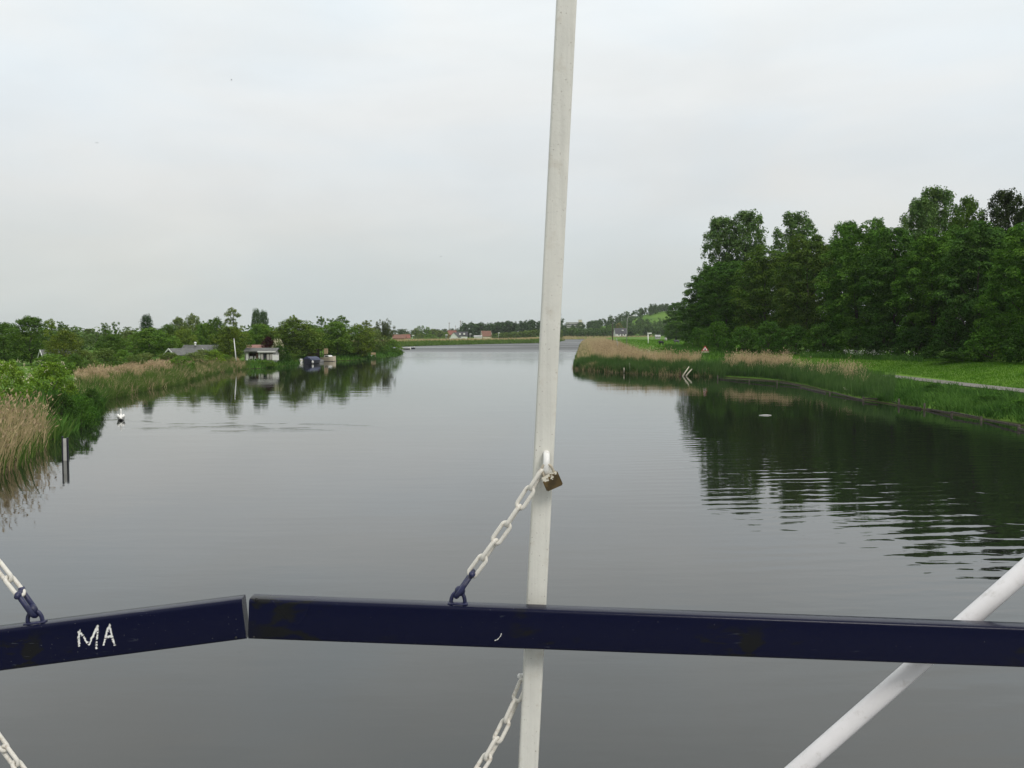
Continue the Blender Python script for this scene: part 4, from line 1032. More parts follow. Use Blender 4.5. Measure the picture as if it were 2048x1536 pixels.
cow('black and white cow at the left edge of the wood', 1381, 272, 0.3, M['pied'])
cow('dark grey cow in the middle of the meadow', 1353, 300, 2.8, M['dark_steel'])
cow('black cow at the edge of the tan reeds', 1322, 262, 2.2, M['black'])

def duck(label, p, rz):
    t = thing('duck', label, 'duck', p, rz, 'ducks on the revetment')
    mb = MB(); mb.sweep([(-.24, 0, .12), (-.12, 0, .1), (.02, 0, .11), (.12, 0, .15), (.14, 0, .24), (.2, 0, .26), (.25, 0, .25)], [.02, .08, .115, .075, .045, .05, .02], 10); mb.build('body', M['cream'], t)
    mb = MB(); mb.sweep([(.23, 0, .25), (.3, 0, .235)], [.02, .012], 6); mb.build('bill', M['orange'], t)
def bird(label, u, v, d, rz):
    p = PY(u, v, d); t = thing('bird', label, 'bird', p, rz, 'birds in the sky'); t.scale = (.7, .7, .7)
    mb = MB(); mb.sweep([(-.16, 0, 0), (-.05, 0, 0), (.06, 0, .01), (.14, 0, .02)], [.015, .05, .045, .012], 8); mb.build('body', M['black'], t)
    for s_ in (-1, 1):
        mb = MB(); mb.prism([(.06, s_ * .03, .02), (-.05, s_ * .03, .02), (-.08, s_ * .22, .1), (-.1, s_ * .42, .06), (.02, s_ * .22, .12)], (0, 0, .012)); mb.build('wing', M['black'], t)
bird('small bird high in the upper left sky', 463, 160, 150, .4)
bird('small bird in the sky near the left edge', 194, 286, 170, 1.9)
bird('small bird in the sky left of the white post', 882, 513, 170, .2)

# ------------------------------------------------------------------ right bank furniture
def post_obj(name, label, cat, u, d, vtop, r, mat, lean=0.0):
    g = at(u, d); top = PY(u, vtop, d); top.x += lean
    o = bpy.data.objects
    mb = MB(); mb.sweep([g + Vector((0, 0, -.4)), top], [r, r * .75], 10)
    ob = mb.build(name, mat, None, offset=g); ob.location = g
    return tag(ob, label, cat)
post_obj('wooden_post', 'tall dark wooden pole standing in the headland reeds', 'pole', 1225, 300, 646, .16, M['dark_wood'])
post_obj('stake', 'thin leaning grey stake right of the dark pole', 'stake', 1239, 200, 676, .06, M['grey_steel'], -.6)
g = at(1253, 285)
t = thing('street_lamp', 'tall grey street lamp with a long arm on the headland', 'street lamp', g)
top = PY(1254.5, 637, 285); mb = MB(); mb.sweep([g + Vector((0, 0, -.3)), top, top + Vector((.5, 0, .5)), top + Vector((1.3, 0, .75))], [.12, .09, .06, .05], 10); wbuild(mb, 'pole', M['concrete'], t)
mb = MB(); mb.ball(top + Vector((1.85, 0, .75)), (.65, .2, .11)); wbuild(mb, 'lamp_head', M['white'], t)
g = at(1296.5, 300)
t = thing('street_lamp', 'short white post with a bright boxy lamp head on the meadow', 'street lamp', g)
top = PY(1296, 667, 300); mb = MB(); mb.sweep([g + Vector((0, 0, -.3)), top], [.17, .15], 10); wbuild(mb, 'post', M['white'], t)
mb = MB(); mb.box(top + Vector((.45, 0, .05)), (1.25, .5, .38)); wbuild(mb, 'lamp_head', M['white'], t)
t = house('dike_house', 'white dike house with a steep dark roof beyond the headland', 'house', 1240, 905, 10.5, 8.5, 2.6, 7.2, M['white'], M['dark_roof'], 0.12, M['white'], windows=(('f', -2, 1.4, 1.2, 1.2), ('f', 3, 1.4, 1.2, 1.2)), doors=(('f', .6, 1.1, 2.2),), chimney=3.2, base=2.6, over=.4)
mb = MB(); mb.box((1.6, -2.9, 5.3), (1.5, 1.4, 1.0)); mb.build('dormer', M['white'], t)
house('low_shed', 'low pale shed by the dark clump beyond the meadow', 'shed', 1315, 560, 2.6, 3, 1.4, 2.2, M['concrete'], M['concrete'])
mb = MB(); mb.sweep([(0, 0, -.2), (0, 0, 1.2), (0, 0, 1.35)], [.5, .48, .1], 12); o = mb.build('well_ring', M['concrete'], None); o.location = at(1331.5, 420); tag(o, 'grey concrete drum at the foot of the dark clump', 'drum')

# triangular warning sign
g = at(1410, 160); d = 160
t = thing('warning_sign', 'red and white triangular warning sign on the grass by the wood', 'sign', g)
k = d / F; zt = PY(1410, 691.5, d).z; zb = PY(1410, 702, d).z; wd = 7.6 * k; y0 = d
def tri(s_, dy, dz=0.0):
    cz = (zt + 2 * zb) / 3
    return [(g.x - wd * s_, y0 + dy, cz + (zb - cz) * s_ + dz), (g.x + wd * s_, y0 + dy, cz + (zb - cz) * s_ + dz), (g.x, y0 + dy, cz + (zt - cz) * s_ + dz)]
mb = MB(); mb.prism(tri(1.0, 0), (0, .03, 0)); pl = wbuild(mb, 'red_border', M['sign_red'], t)
mb = MB(); mb.prism(tri(.66, -.012), (0, .008, 0)); wbuild(mb, 'white_face', M['white'], t)
mb = MB(); cz = (zt + 2 * zb) / 3; mb.prism([(g.x - .07, y0 - .02, cz - .2), (g.x + .07, y0 - .02, cz - .2), (g.x + .1, y0 - .02, cz - .02), (g.x + .04, y0 - .02, cz + .16), (g.x - .04, y0 - .02, cz + .16), (g.x - .1, y0 - .02, cz - .02)], (0, .006, 0)); wbuild(mb, 'symbol', M['black'], t)
mb = MB(); mb.box((g.x, y0, zb - .14), (wd * 2.0, .03, .2)); wbuild(mb, 'lower_plate', M['cream'], t)
mb = MB(); mb.sweep([(g.x, y0 + .06, g.z - .3), (g.x, y0 + .06, zt - .1)], .04, 8); wbuild(mb, 'post', M['grey_steel'], t)

# timber revetment: posts and walings along the right bank
rv = [(1436, 754), (1500, 759), (1555, 763), (1602, 769), (1660, 782), (1727, 795), (1763, 797), (1800, 804), (1850, 812), (1905, 823), (1965, 833), (2040, 850), (2130, 872), (2260, 905)]
rp = [PZ(q[0], q[1], .3) for q in rv]
rp = [Vector((p.x - .05, p.y, 0)) for p in rp]
t = thing('timber_revetment', 'weathered grey timber revetment of planks and posts along the right bank', 'revetment', rp[5])
for i, p in enumerate(rp):
    mb = MB(); hh = random.uniform(.2, .62); mb.sweep([p + Vector((0, 0, -.8)), p + Vector((random.uniform(-.08, .08), random.uniform(-.1, .1), hh))], [.10, .075], 9); wbuild(mb, 'post', M['grey_wood'], t)
for i in range(len(rp) - 1):
    a, c = rp[i], rp[i + 1]; dirv = (c - a).normalized(); nn = Vector((dirv.y, -dirv.x, 0)); off = .12 if i % 2 else -.12
    mb = MB(); zz = (.12, .24, .16, .07)[i % 4]; ang = math.atan2(dirv.y, dirv.x)
    mb.box(((a + c) / 2) + nn * off + Vector((0, 0, zz)), ((c - a).length * random.uniform(.8, 1.03), .09, .125), ang, tilt=Matrix.Rotation(random.uniform(-.02, .02), 3, 'Y'))
    wbuild(mb, 'plank', M['grey_wood'], t)
q = PZ(1697, 779); duck('white duck resting on the timber revetment', (rp[5].x + (PZ(1697, 790).x - rp[5].x), PZ(1697, 789).y, .4), 2.8)
duck('brownish white duck right beside the white duck', (PZ(1707, 791).x, PZ(1707, 791).y, .4), .4)
# broken stakes, posts, dead sheaf, floating leaf
def stick(name, label, a, c, r, mat, cat='stake', group=None):
    mb = MB(); mb.sweep([a, a.lerp(c, .5) + Vector((0, 0, .03)), c], [r, r * .9, r * .6], 7); ob = mb.build(name, mat, None, offset=a); ob.location = a; return tag(ob, label, cat, group)
y_ = PZ(1372, 752).y
stick('broken_stake', 'longer left one of two pale broken stakes leaning out of the headland water', PY(1365, 753, y_ - .4), PY(1378, 733.5, y_ + .6), .11, M['pale_wood'], group='broken stakes')
stick('broken_stake', 'shorter right one of two pale broken stakes leaning out of the headland water', PY(1372, 752, y_ - .5), PY(1384, 738, y_ + .4), .11, M['pale_wood'], group='broken stakes')
stick('broken_stake', 'short stump left of the two leaning broken stakes', PY(1360.5, 753, y_ - .4), PY(1361, 745, y_ - .4), .09, M['brown_wood'], group='broken stakes')
y2 = PZ(1255, 746).y - .5
stick('stake', 'short pale stake at the water edge of the headland', PY(1248, 745, y2), PY(1248, 735, y2), .09, M['pale_wood'])
stick('stake', 'taller pale stake beside the short one at the headland water', PY(1259, 745.5, y2), PY(1259, 726, y2), .11, M['pale_wood'])
q = PZ(1195, 741); rr = np.random.default_rng(77)
mb_b = np.stack([q.x + rr.normal(.25, .35, 260), q.y + rr.normal(0, .3, 260), np.full(260, .02)], 1)
o = blades('reed_sheaf', M['tan_blade'], mb_b, rr.uniform(.9, 1.7, 260), .08, (-.75, -.2), .3, .5, 0, 78); tag(o, 'tan sheaf of broken reeds fallen into the water at the headland', 'reed sheaf')
q = PZ(1530, 831); mb = MB(); mb.sweep([(-.42, 0, .015), (-.1, 0, .03), (.2, 0, .03), (.45, 0, .015)], [(.05, .02), (.17, .03), (.15, .03), (.04, .02)], 8); o = mb.build('floating_litter', M['white'], None); o.location = (q.x, q.y, 0); tag(o, 'white scrap floating on the dark reflection of the wood', 'litter')

# ------------------------------------------------------------------ far bank buildings
house('farmhouse', 'far house with a tall red roof and dark walls', 'house', 904, 690, 5.5, 6, 3.2, 6.0, M['brick'], M['red_roof'], 0.15, base=1.3, chimney=2.2)
house('farmhouse', 'far white gable house right of the red roof', 'house', 910, 675, 6, 6.4, 1.6, 4.6, M['white'], M['dark_roof'], 1.35, base=1.3)
t = house('farmhouse', 'far long house with dark roof and white dormers', 'house', 924, 690, 7.5, 6, 2.4, 5.2, M['white'], M['dark_roof'], 0.05, base=1.3)
for xx in (-1.4, 1.6):
    mb = MB(); mb.box((xx, -2.3, 3.7), (1.2, 1.2, 1.2)); mb.build('dormer', M['white'], t)
house('farmhouse', 'far barn with a steep brown roof beside the round tree', 'barn', 972, 670, 6.2, 6, 2.2, 5.6, M['cream_wall'], M['brown_roof'], 0.3, M['white'], base=1.4)
house('low_shed', 'long low white shed left of the brown roofed barn', 'shed', 956, 665, 5.0, 4, 2.0, 2.8, M['white'], M['concrete'], 0.0, base=1.2)
house('farmhouse', 'far brick house with a long red roof at the left end of the far bank', 'house', 799, 560, 7, 6, 1.6, 3.5, M['brick'], M['brown_roof'], 0.05, base=1.2)
house('farmhouse', 'smaller red roofed house right of the long red roof', 'house', 812, 575, 4.5, 5, 1.6, 3.6, M['cream_wall'], M['red_roof'], 0.2, base=1.2)
def lamp_far(label, u, d, vtop, h2=True):
    g = at(u, d); t = thing('street_lamp', label, 'street lamp', g, 0, 'street lamps on the far bank'); top = PY(u, vtop, d)
    mb = MB(); mb.sweep([g, top], [.17, .12], 8); wbuild(mb, 'pole', M['concrete'], t)
    mb = MB(); mb.ball(top + Vector((.25, 0, 0)), (.75, .3, .22)); wbuild(mb, 'lamp_head', M['white'], t)
lamp_far('far street lamp before the pale tree group', 825, 520, 671)
lamp_far('far street lamp left of the red roofed house', 892, 500, 670)
lamp_far('far street lamp right of the white dormers', 940, 620, 668)
lamp_far('far street lamp right of the small round tree', 997, 640, 666)
def chimney(label, u, vtop, d, r):
    p = at(u, d); p.z = 1.0; t = thing('factory_chimney', label, 'chimney', p, 0, 'chimneys on the horizon'); top = PY(u, vtop, d)
    mb = MB(); mb.sweep([p + Vector((0, 0, -1)), top], [r, r * .8], 10); wbuild(mb, 'shaft', M['concrete'], t)
    mb = MB(); mb.sweep([top, top + Vector((0, 0, 1.1))], [r * 1.15, r * 1.15], 10); wbuild(mb, 'head', M['brick'], t)
chimney('left factory chimney above the red roofed house', 898.5, 647, 1500, .75)
chimney('short middle chimney between the two tall ones', 911, 653, 1500, .5)
chimney('tallest right factory chimney on the horizon', 921, 643, 1500, .9)
chimney('slender chimney right behind the white post', 1121, 630, 1500, 1.3)
def slab(name, label, u0, u1, vtop, d, mat, dep=14, cat='building'):
    a, c = at(u0, d), at(u1, d); p = (a + c) / 2; p.z = 0; t = thing(name, label, cat, p); h_ = PY(u0, vtop, d).z; w = abs(c.x - a.x)
    mb = MB(); mb.box((0, 0, h_ / 2), (w, dep, h_)); mb.build('wall', mat, t)
    mb = MB(); mb.box((0, 0, h_ + .2), (w + .6, dep + .6, .4)); mb.build('roof', M['concrete'], t)
    for fl in range(1, int(h_ / 3.2)):
        mb = MB(); mb.box((0, -dep / 2 - .03, fl * 3.2 + .4), (w * .92, .08, 1.3)); mb.build('window_band', M['glass'], t)
slab('apartment_block', 'grey flat roofed block rising above the distant wood', 1050, 1067, 645, 1500, M['concrete'])
slab('office_block', 'long pale grey building above the scrub right of the white post', 1132, 1166, 645, 1700, M['concrete'])
slab('office_tower', 'small tower at the right end of the long pale building', 1157, 1163, 640, 1690, M['cream_wall'])
p = at(1014, 1400); t = thing('water_tower', 'brick water tower head just above the distant wood', 'water tower', (p.x, p.y, 1)); h_ = PY(1014, 647, 1400).z - 1
mb = MB(); mb.sweep([(0, 0, 0), (0, 0, h_ - 4)], [2.0, 1.8], 14); mb.build('shaft', M['brick'], t)
mb = MB(); mb.sweep([(0, 0, h_ - 4), (0, 0, h_ - 3), (0, 0, h_ - .5), (0, 0, h_ + .5)], [2.0, 3.0, 3.0, 1.2], 14); mb.build('tank', M['brick'], t)

# ------------------------------------------------------------------ the bridge we stand on
def rail_material():
    m, nt, out = new_mat('blue_rail_paint'); b = N(nt, 'ShaderNodeBsdfPrincipled', Roughness=.3); b.inputs['Specular IOR Level'].default_value = .15; tc = N(nt, 'ShaderNodeTexCoord'); P = tc.outputs['Object']
    n1 = noise(nt, mapping(nt, P, (6, 20, 14)), 1.0, 6, .6, .6); n2 = noise(nt, mapping(nt, P, (2.0, 2.0, 2.0)), 1.0, 2)
    worn = math_node(nt, 'MULTIPLY', maprange(nt, n1.outputs['Fac'], .54, .60), maprange(nt, n2.outputs['Fac'], .50, .60))
    c = mixrgb(nt, worn, (.003, .0042, .021), (.008, .0085, .009))
    n3 = noise(nt, mapping(nt, P, (9, 120, 90), (0, .25, 0)), 1.0, 3, .5, 1.5); n4 = noise(nt, mapping(nt, P, (7, 7, 7)), 1.0, 3)
    scr = math_node(nt, 'MULTIPLY', maprange(nt, n3.outputs['Fac'], .66, .70), maprange(nt, n4.outputs['Fac'], .55, .65))
    c = mixrgb(nt, math_node(nt, 'MULTIPLY', scr, .5), c, (.10, .11, .13))
    n5 = noise(nt, P, 160, 2, .5); c = mixrgb(nt, maprange(nt, n5.outputs['Fac'], .73, .77, 0, .6), c, (.16, .16, .16))
    L(nt, c, b.inputs['Base Color']); L(nt, math_node(nt, 'ADD', math_node(nt, 'MULTIPLY', n2.outputs['Fac'], .2), .14), b.inputs['Roughness'])
    bp = N(nt, 'ShaderNodeBump', Strength=1, Distance=.0006); n6 = noise(nt, P, 60, 4); L(nt, n6.outputs['Fac'], bp.inputs['Height']); L(nt, bp.outputs[0], b.inputs['Normal'])
    L(nt, b.outputs[0], out.inputs[0]); return m
M['rail'] = rail_material()
M['shackle'] = paint('blue_shackle_paint', (.016, .019, .065), .4, .25, 40, (.12, .12, .13), .35, 50, bump=.0006)
M['chain'] = paint('white_chain_paint', (.70, .67, .60), .45, .08, 60, (.27, .18, .11), .85, 38, bump=.0008)
M['post_paint'] = paint('cream_post_paint', (.68, .668, .605), .42, .05, 9, (.42, .35, .25), .25, 22, bump=.0006)
def add_streaks(m, amt):
    nt = m.node_tree; b = [n for n in nt.nodes if n.type == 'BSDF_PRINCIPLED'][0]; src = b.inputs['Base Color'].links[0].from_socket
    tc = N(nt, 'ShaderNodeTexCoord'); n = noise(nt, mapping(nt, tc.outputs['Object'], (90, 90, 2.2)), 1.0, 4, .6)
    n2 = noise(nt, tc.outputs['Object'], 210, 2, .5)
    c = mixrgb(nt, 1.0, src, maprange(nt, n.outputs['Fac'], .35, .7, 1.0 + amt * .3, 1 - amt), 'MULTIPLY')
    c = mixrgb(nt, maprange(nt, n2.outputs['Fac'], .70, .74, 0, .7), c, (.16, .11, .07)); L(nt, c, b.inputs['Base Color'])
add_streaks(M['post_paint'], .07)
M['stay_paint'] = paint('white_stay_paint', (.74, .72, .72), .35, .05, 9, (.34, .31, .27), .35, 28, bump=.0003)
M['lug_paint'] = paint('white_lug_paint', (.78, .77, .74), .4, .05, 60, (.25, .17, .1), .5, 50)
def brass_material():
    m, nt, out = new_mat('worn_brass'); b = N(nt, 'ShaderNodeBsdfPrincipled', Roughness=.42); tc = N(nt, 'ShaderNodeTexCoord'); P = tc.outputs['Object']
    sep = N(nt, 'ShaderNodeSeparateXYZ'); L(nt, P, sep.inputs[0])
    n = noise(nt, P, 55, 4, .6); n2 = noise(nt, P, 30, 3)
    edge = math_node(nt, 'ADD', sep.outputs['Z'], math_node(nt, 'MULTIPLY', math_node(nt, 'SUBTRACT', n.outputs['Fac'], .5), .05))
    edge = math_node(nt, 'SUBTRACT', edge, math_node(nt, 'MULTIPLY', sep.outputs['X'], .45))
    wh = maprange(nt, edge, .009, .011)
    c = mixrgb(nt, maprange(nt, n2.outputs['Fac'], .4, .65), (.20, .135, .055), (.09, .065, .035))
    c = mixrgb(nt, wh, c, (.66, .62, .52)); L(nt, c, b.inputs['Base Color'])
    L(nt, math_node(nt, 'MULTIPLY', math_node(nt, 'SUBTRACT', 1.0, wh), .75), b.inputs['Metallic']); L(nt, b.outputs[0], out.inputs[0]); return m
M['brass'] = brass_material()

def profile_beam(mb, A, B, w, h, r, ydir, seg=3):
    """rounded rectangular tube from A to B; w along ydir, h along the third axis"""
    ex = (B - A).normalized(); ey = (ydir - ex * ydir.dot(ex)).normalized(); ez = ex.cross(ey)
    pts = []
    for cx, cz, a0 in ((w / 2 - r, h / 2 - r, 0), (-w / 2 + r, h / 2 - r, 90), (-w / 2 + r, -h / 2 + r, 180), (w / 2 - r, -h / 2 + r, 270)):
        for k in range(seg + 1):
            a = math.radians(a0 + 90 * k / seg); pts.append((cx + r * math.cos(a), cz + r * math.sin(a)))
    n = len(pts); vs = [A + ey * p + ez * q for p, q in pts] + [B + ey * p + ez * q for p, q in pts]
    fs = [tuple(range(n))[::-1], tuple(range(n, 2 * n))]
    mb.add(vs, fs, 0, False)
    mb.add(vs, [(i, (i + 1) % n, n + (i + 1) % n, n + i) for i in range(n)], 0, True)
    return ex, ey, ez
RW, RH = .06, .104
def barrier(label, ua, va, da, ub, vb, db):
    """blue hollow rail; the points are on its upper front edge"""
    A, B = PY(ua, va, da), PY(ub, vb, db)
    ex = (B - A).normalized(); ey = Vector((0, 1, 0)); ey = (ey - ex * ey.dot(ex)).normalized(); ez = ex.cross(ey)
    if ez.z < 0: ez = -ez
    off = ey * (RW / 2) - ez * (RH / 2)
    t = thing('barrier_rail', label, 'rail', A.lerp(B, .5))
    mb = MB(); profile_beam(mb, A + off, B + off, RW, RH, .009, ey)
    wbuild(mb, 'beam', M['rail'], t)
    return t, A, B, ex, ey, ez
RR, RA, RB, rex, rey, rez = barrier('long dark blue rail running right from the gap, worn to olive in places', 498, 1198.5, 2.5, 2560, 1275, 2.5)
LR, LA, LB, lex, ley, lez = barrier('dark blue rail left of the gap with white letters scratched on', -330, 1302, 2.40, 483, 1199, 2.5)
def hit(u, v, A, n):
    d_ = ray(u, v); return CAM + d_ * ((A - CAM).dot(n) / d_.dot(n))
def dot_hole(parent, u, v, A, ey, r):
    c = hit(u, v, A, ey); mb = MB(); mb.sweep([c - ey * .0012, c + ey * .002], r, 12); wbuild(mb, 'hole', M['black'], parent)
dot_hole(RR, 513, 1195 + 4, RA, rey, .0042); dot_hole(RR, 508, 1274, RA, rey, .003)
dot_hole(LR, 472, 1275, LA, ley, .003)
def strokes(parent, lines, A, ey, w, mat, name, seed):
    rr = random.Random(seed); mb = MB()
    for ln in lines:
        pts = []
        for (u0, v0), (u1, v1) in zip(ln[:-1], ln[1:]):
            k = 14
            for i in range(k): pts.append((u0 + (u1 - u0) * i / k, v0 + (v1 - v0) * i / k))
        pts.append(ln[-1]); vs = []
        for i, (u, v) in enumerate(pts):
            a = pts[max(0, i - 1)]; c = pts[min(len(pts) - 1, i + 1)]; dx, dy = c[0] - a[0], c[1] - a[1]; l = math.hypot(dx, dy) + 1e-6
            wa, wb = w * rr.uniform(.15, 1.2), w * rr.uniform(.15, 1.2)
            vs.append((hit(u - dy / l * wa, v + dx / l * wa, A, ey), hit(u + dy / l * wb, v - dx / l * wb, A, ey)))
        for i in range(len(vs) - 1):
            if rr.random() < .09: continue
            a, b_, c, d_ = vs[i][0], vs[i][1], vs[i + 1][1], vs[i + 1][0]
            off = -ey * .0009
            mb.prism([p + off for p in (a, b_, c, d_)], ey * .0012)
    wbuild(mb, name, mat, parent)
zz = lambda x, y: (x / 3.227, 1060 + y / 3.227)
strokes(LR, [[zz(512, 752), zz(508, 700), zz(512, 648), zz(575, 742), zz(632, 612), zz(628, 690), zz(622, 768)], [zz(668, 745), zz(690, 660), zz(706, 612), zz(718, 665), zz(740, 745)], [zz(676, 690), zz(722, 686)]], LA, ley, 2.7, M['lug_paint'], 'scratched_letters', 3)
strokes(RR, [[(989, 1281), (995, 1279), (1001, 1272), (1003, 1267)]], RA, rey, .9, M['lug_paint'], 'scratch', 4)

def half_ring(mb, c, ax, up, w, h, r):
    pts = []
    for i in range(17):
        a = math.pi * i / 16; pts.append(c + ax * (w / 2 * math.cos(a)) + up * (h * math.sin(a) ** .8))
    mb.sweep([pts[0] - up * .008] + pts + [pts[-1] - up * .008], r, 10)
def rail_eye(parent, u, v, A, ex, ey, ez, depth_off=.03):
    base = hit(u, v, A + ey * depth_off, ey); k = (base - A).dot(ez); base -= ez * k
    mb = MB(); half_ring(mb, base, ex, ez, .036, .031, .0052)
    mb.sweep([base - ex * .026 + ez * .001, base + ex * .026 + ez * .001], [(.012, .003), (.012, .003)], 8)
    wbuild(mb, 'eye', M['shackle'], parent); return base + ez * .027
EYE_R = rail_eye(RR, 916, 1200, RA, rex, rey, rez)
EYE_L = rail_eye(LR, 70, 1240, LA, lex, ley, lez)

# posts, square tubes leaning with the structure
DECK = CAMH - 1.68
def post(label, u0, v0, u1, v1, d, top_extra=2.2, deck=True):
    lo, hi = PY(u1, v1, d), PY(u0, v0, d); dr = (hi - lo).normalized()
    bot = lo + dr * ((DECK - lo.z) / dr.z); top = hi + dr * top_extra
    t = thing('mast_post', label, 'post', bot)
    mb = MB(); profile_beam(mb, bot, top, .0515, .0515, .006, Vector((0, 1, 0)), 4); wbuild(mb, 'tube', M['post_paint'], t)
    mb = MB(); mb.box(bot + Vector((0, 0, .006)), (.16, .16, .012)); wbuild(mb, 'foot_plate', M['post_paint'], t)
    return t, lo, dr
PD = 2.592
POST, plo, pdr = post('cream white square post crossing the whole picture in front of the river', 1133, 0, 1056, 1536, PD)
POSTL, pllo, pldr = post('cream white square post standing just outside the left edge', -70, 0, -150, 1536, PD)
POSTR, prlo, prdr = post('cream white square post standing just outside the right edge', 2440, 0, 2390, 1536, PD + .03)
def post_pt(lo, dr, v, d, du=0.0):
    a = lo; z_ = PY(1024, v, d).z; return a + dr * ((z_ - a.z) / dr.z)
# round stay from the foot of the post up to the right
S0, S1 = PY(1599, 1536, PD + .012), PY(2048, 1142, PD + .012); sd = (S1 - S0)
t = thing('diagonal_stay', 'round white stay tube slanting up to the right behind the blue rail', 'stay', S0 - sd * .9)
mb = MB(); mb.sweep([S0 - sd * .86, S0, S1, S1 + sd * .81], .0249, 24); wbuild(mb, 'tube', M['stay_paint'], t)
mb = MB(); mb.box(S0 - sd * .88, (.06, .05, .06)); wbuild(mb, 'end_lug', M['stay_paint'], t)

# lug on the post for the chain
front = Vector((0, -1, 0))
def post_lug(parent, P0, w=.0):
    mb = MB(); pts = []
    for i in range(15):
        a = math.pi * (i / 14) - math.pi / 2
        pts.append(P0 + front * (.036 * math.cos(a) ** .8) + Vector((0.045, 0, 1)).normalized() * (.030 * math.sin(a)))
    mb.sweep([pts[0] - front * .01] + pts + [pts[-1] - front * .01], [(.0085, .005)] * 17, 10)
    wbuild(mb, 'lug', M['lug_paint'], parent)
LUGP = post_pt(plo, pdr, 925, PD) + front * .0258
LUGP.x = PY(1091, 925, PD).x
post_lug(POST, LUGP)
LUGL = post_pt(pllo, pldr, 925, PD) + front * .0258
post_lug(POSTL, LUGL)

# ------------------------------------------------------------------ chains
def link_mesh(inner, wid, r):
    mb = MB(); pts = []; a = inner / 2 - wid / 2 + r * .0; R_ = wid / 2
    n = 9
    for i in range(n + 1):
        t_ = -math.pi / 2 + math.pi * i / n; pts.append(Vector((a + R_ * math.cos(t_), R_ * math.sin(t_), 0)))
    for i in range(n + 1):
        t_ = math.pi / 2 + math.pi * i / n; pts.append(Vector((-a + R_ * math.cos(t_), R_ * math.sin(t_), 0)))
    m_ = len(pts); k = 10; vs = []; fs = []
    for i, p in enumerate(pts):
        tg = (pts[(i + 1) % m_] - pts[i - 1]).normalized(); w = Vector((0, 0, 1)); u = tg.cross(w)
        for j in range(k):
            b_ = 2 * math.pi * j / k; vs.append(p + u * (r * math.cos(b_)) + w * (r * math.sin(b_)))
    for i in range(m_):
        for j in range(k): fs.append((i * k + j, i * k + (j + 1) % k, ((i + 1) % m_) * k + (j + 1) % k, ((i + 1) % m_) * k + j))
    me = bpy.data.meshes.new('link'); me.from_pydata([tuple(v) for v in vs], [], fs); me.polygons.foreach_set('use_smooth', [True] * len(fs)); me.update(); me.materials.append(M['chain']); return me
PITCH_C = .0505; WR = .0054
LINK = link_mesh(PITCH_C + 2 * WR, .0215, WR)
def chain(label, p0, p1, sag, roll, group='chains of the barrier', shackle=True, seed=0):
    rr = random.Random(seed); t = thing('chain', label, 'chain', p0)
    d_ = p1 - p0; n = max(2, round(d_.length / PITCH_C))
    def pos(f): return p0 + d_ * f - Vector((0, 0, sag * 4 * f * (1 - f)))
    for i in range(n):
        a, c = pos(i / n), pos((i + 1) / n); x = (c - a).normalized()
        y = front.cross(x).normalized(); z = x.cross(y)
        an = roll + (math.pi / 2 if i % 2 else 0) + rr.uniform(-.13, .13)
        y2 = y * math.cos(an) + z * math.sin(an); z2 = x.cross(y2)
        o = bpy.data.objects.new('link', LINK); COL.objects.link(o); o.parent = t
        mt = Matrix((x, y2, z2)).transposed().to_4x4(); mt.translation = (a + c) / 2 - p0
        o.matrix_local = mt
    return t, pos
def shackle(parent, eye, end, ex):
    """D-shackle joining a rail eye to the last link"""
    ax = (end - eye).normalized(); sd_ = ax.cross(front).normalized(); n2 = ax.cross(sd_).normalized()
    mb = MB(); ln = (end - eye).length; pts = []
    for s_ in (-1, 1):
        pass
    for i in range(13):
        a = math.pi * i / 12; pts.append(eye + ax * (.010 - .019 * math.sin(a)) + n2 * (.013 * math.cos(a)))
    path = [eye + ax * (ln + .006) + n2 * .013] + pts + [eye + ax * (ln + .006) - n2 * .013]
    mb.sweep(path, [.0065] + [.0068] * 13 + [.0065], 10)
    for s_ in (-1, 1): mb.ball(eye + ax * (ln + .003) + n2 * (.013 * s_), .0088)
    mb.sweep([eye + ax * (ln + .003) - n2 * .024, eye + ax * (ln + .003) + n2 * .022], .0062, 10)
    mb.ball(eye + ax * (.008), (.014, .011, .014))
    wbuild(mb, 'shackle', M['shackle'], parent)
E1 = PY(943, 1148, 2.53); T1 = PY(1086, 940, PD - .055)
c1, _ = chain('white chain from the cream post down to the long blue rail', T1, E1, .006, .35 + math.pi / 2, seed=2)
shackle(c1, EYE_R, E1, rex)
E2 = PY(41, 1187, 2.46); T2 = LUGL + front * .03 + Vector((.0, 0, -.02))
c2, _ = chain('white chain coming in from the left edge to the left blue rail', T2, E2, .004, .35, seed=3)
shackle(c2, EYE_L, E2, lex)
# lower rails (below the frame) and their chains
LRR, LRA, LRB, lrex, lrey, lrez = barrier('lower blue rail hidden below the long blue rail', 498, 1640, 2.5, 2560, 1720, 2.5)
LLR, LLA, LLB, llex, lley, llez = barrier('lower blue rail hidden below the left blue rail', -330, 1706, 2.4, 483, 1586, 2.5)
e3 = rail_eye(LRR, 900, 1650, LRA, lrex, lrey, lrez); e4 = rail_eye(LLR, 100, 1648, LLA, llex, lley, llez)
T3 = PY(1050, 1358, PD + .035); c3, _ = chain('white chain hanging below the long rail at the left side of the post', T3, e3.lerp(T3, .1), .03, .55, seed=5)
mb = MB(); q0 = post_pt(plo, pdr, 1352, PD); mb.sweep([q0 + Vector((0, .02, 0)), PY(1040, 1352, PD + .01)], .0055, 10); mb.ball(PY(1039.5, 1352, PD + .01), .0068); wbuild(mb, 'side_bolt', M['lug_paint'], POST)
T4 = post_pt(pllo, pldr, 1314, PD) + Vector((.03, -.02, 0)); c4, _ = chain('white chain at the lower left corner of the picture', T4, e4.lerp(T4, .08), .0, .3, seed=6)

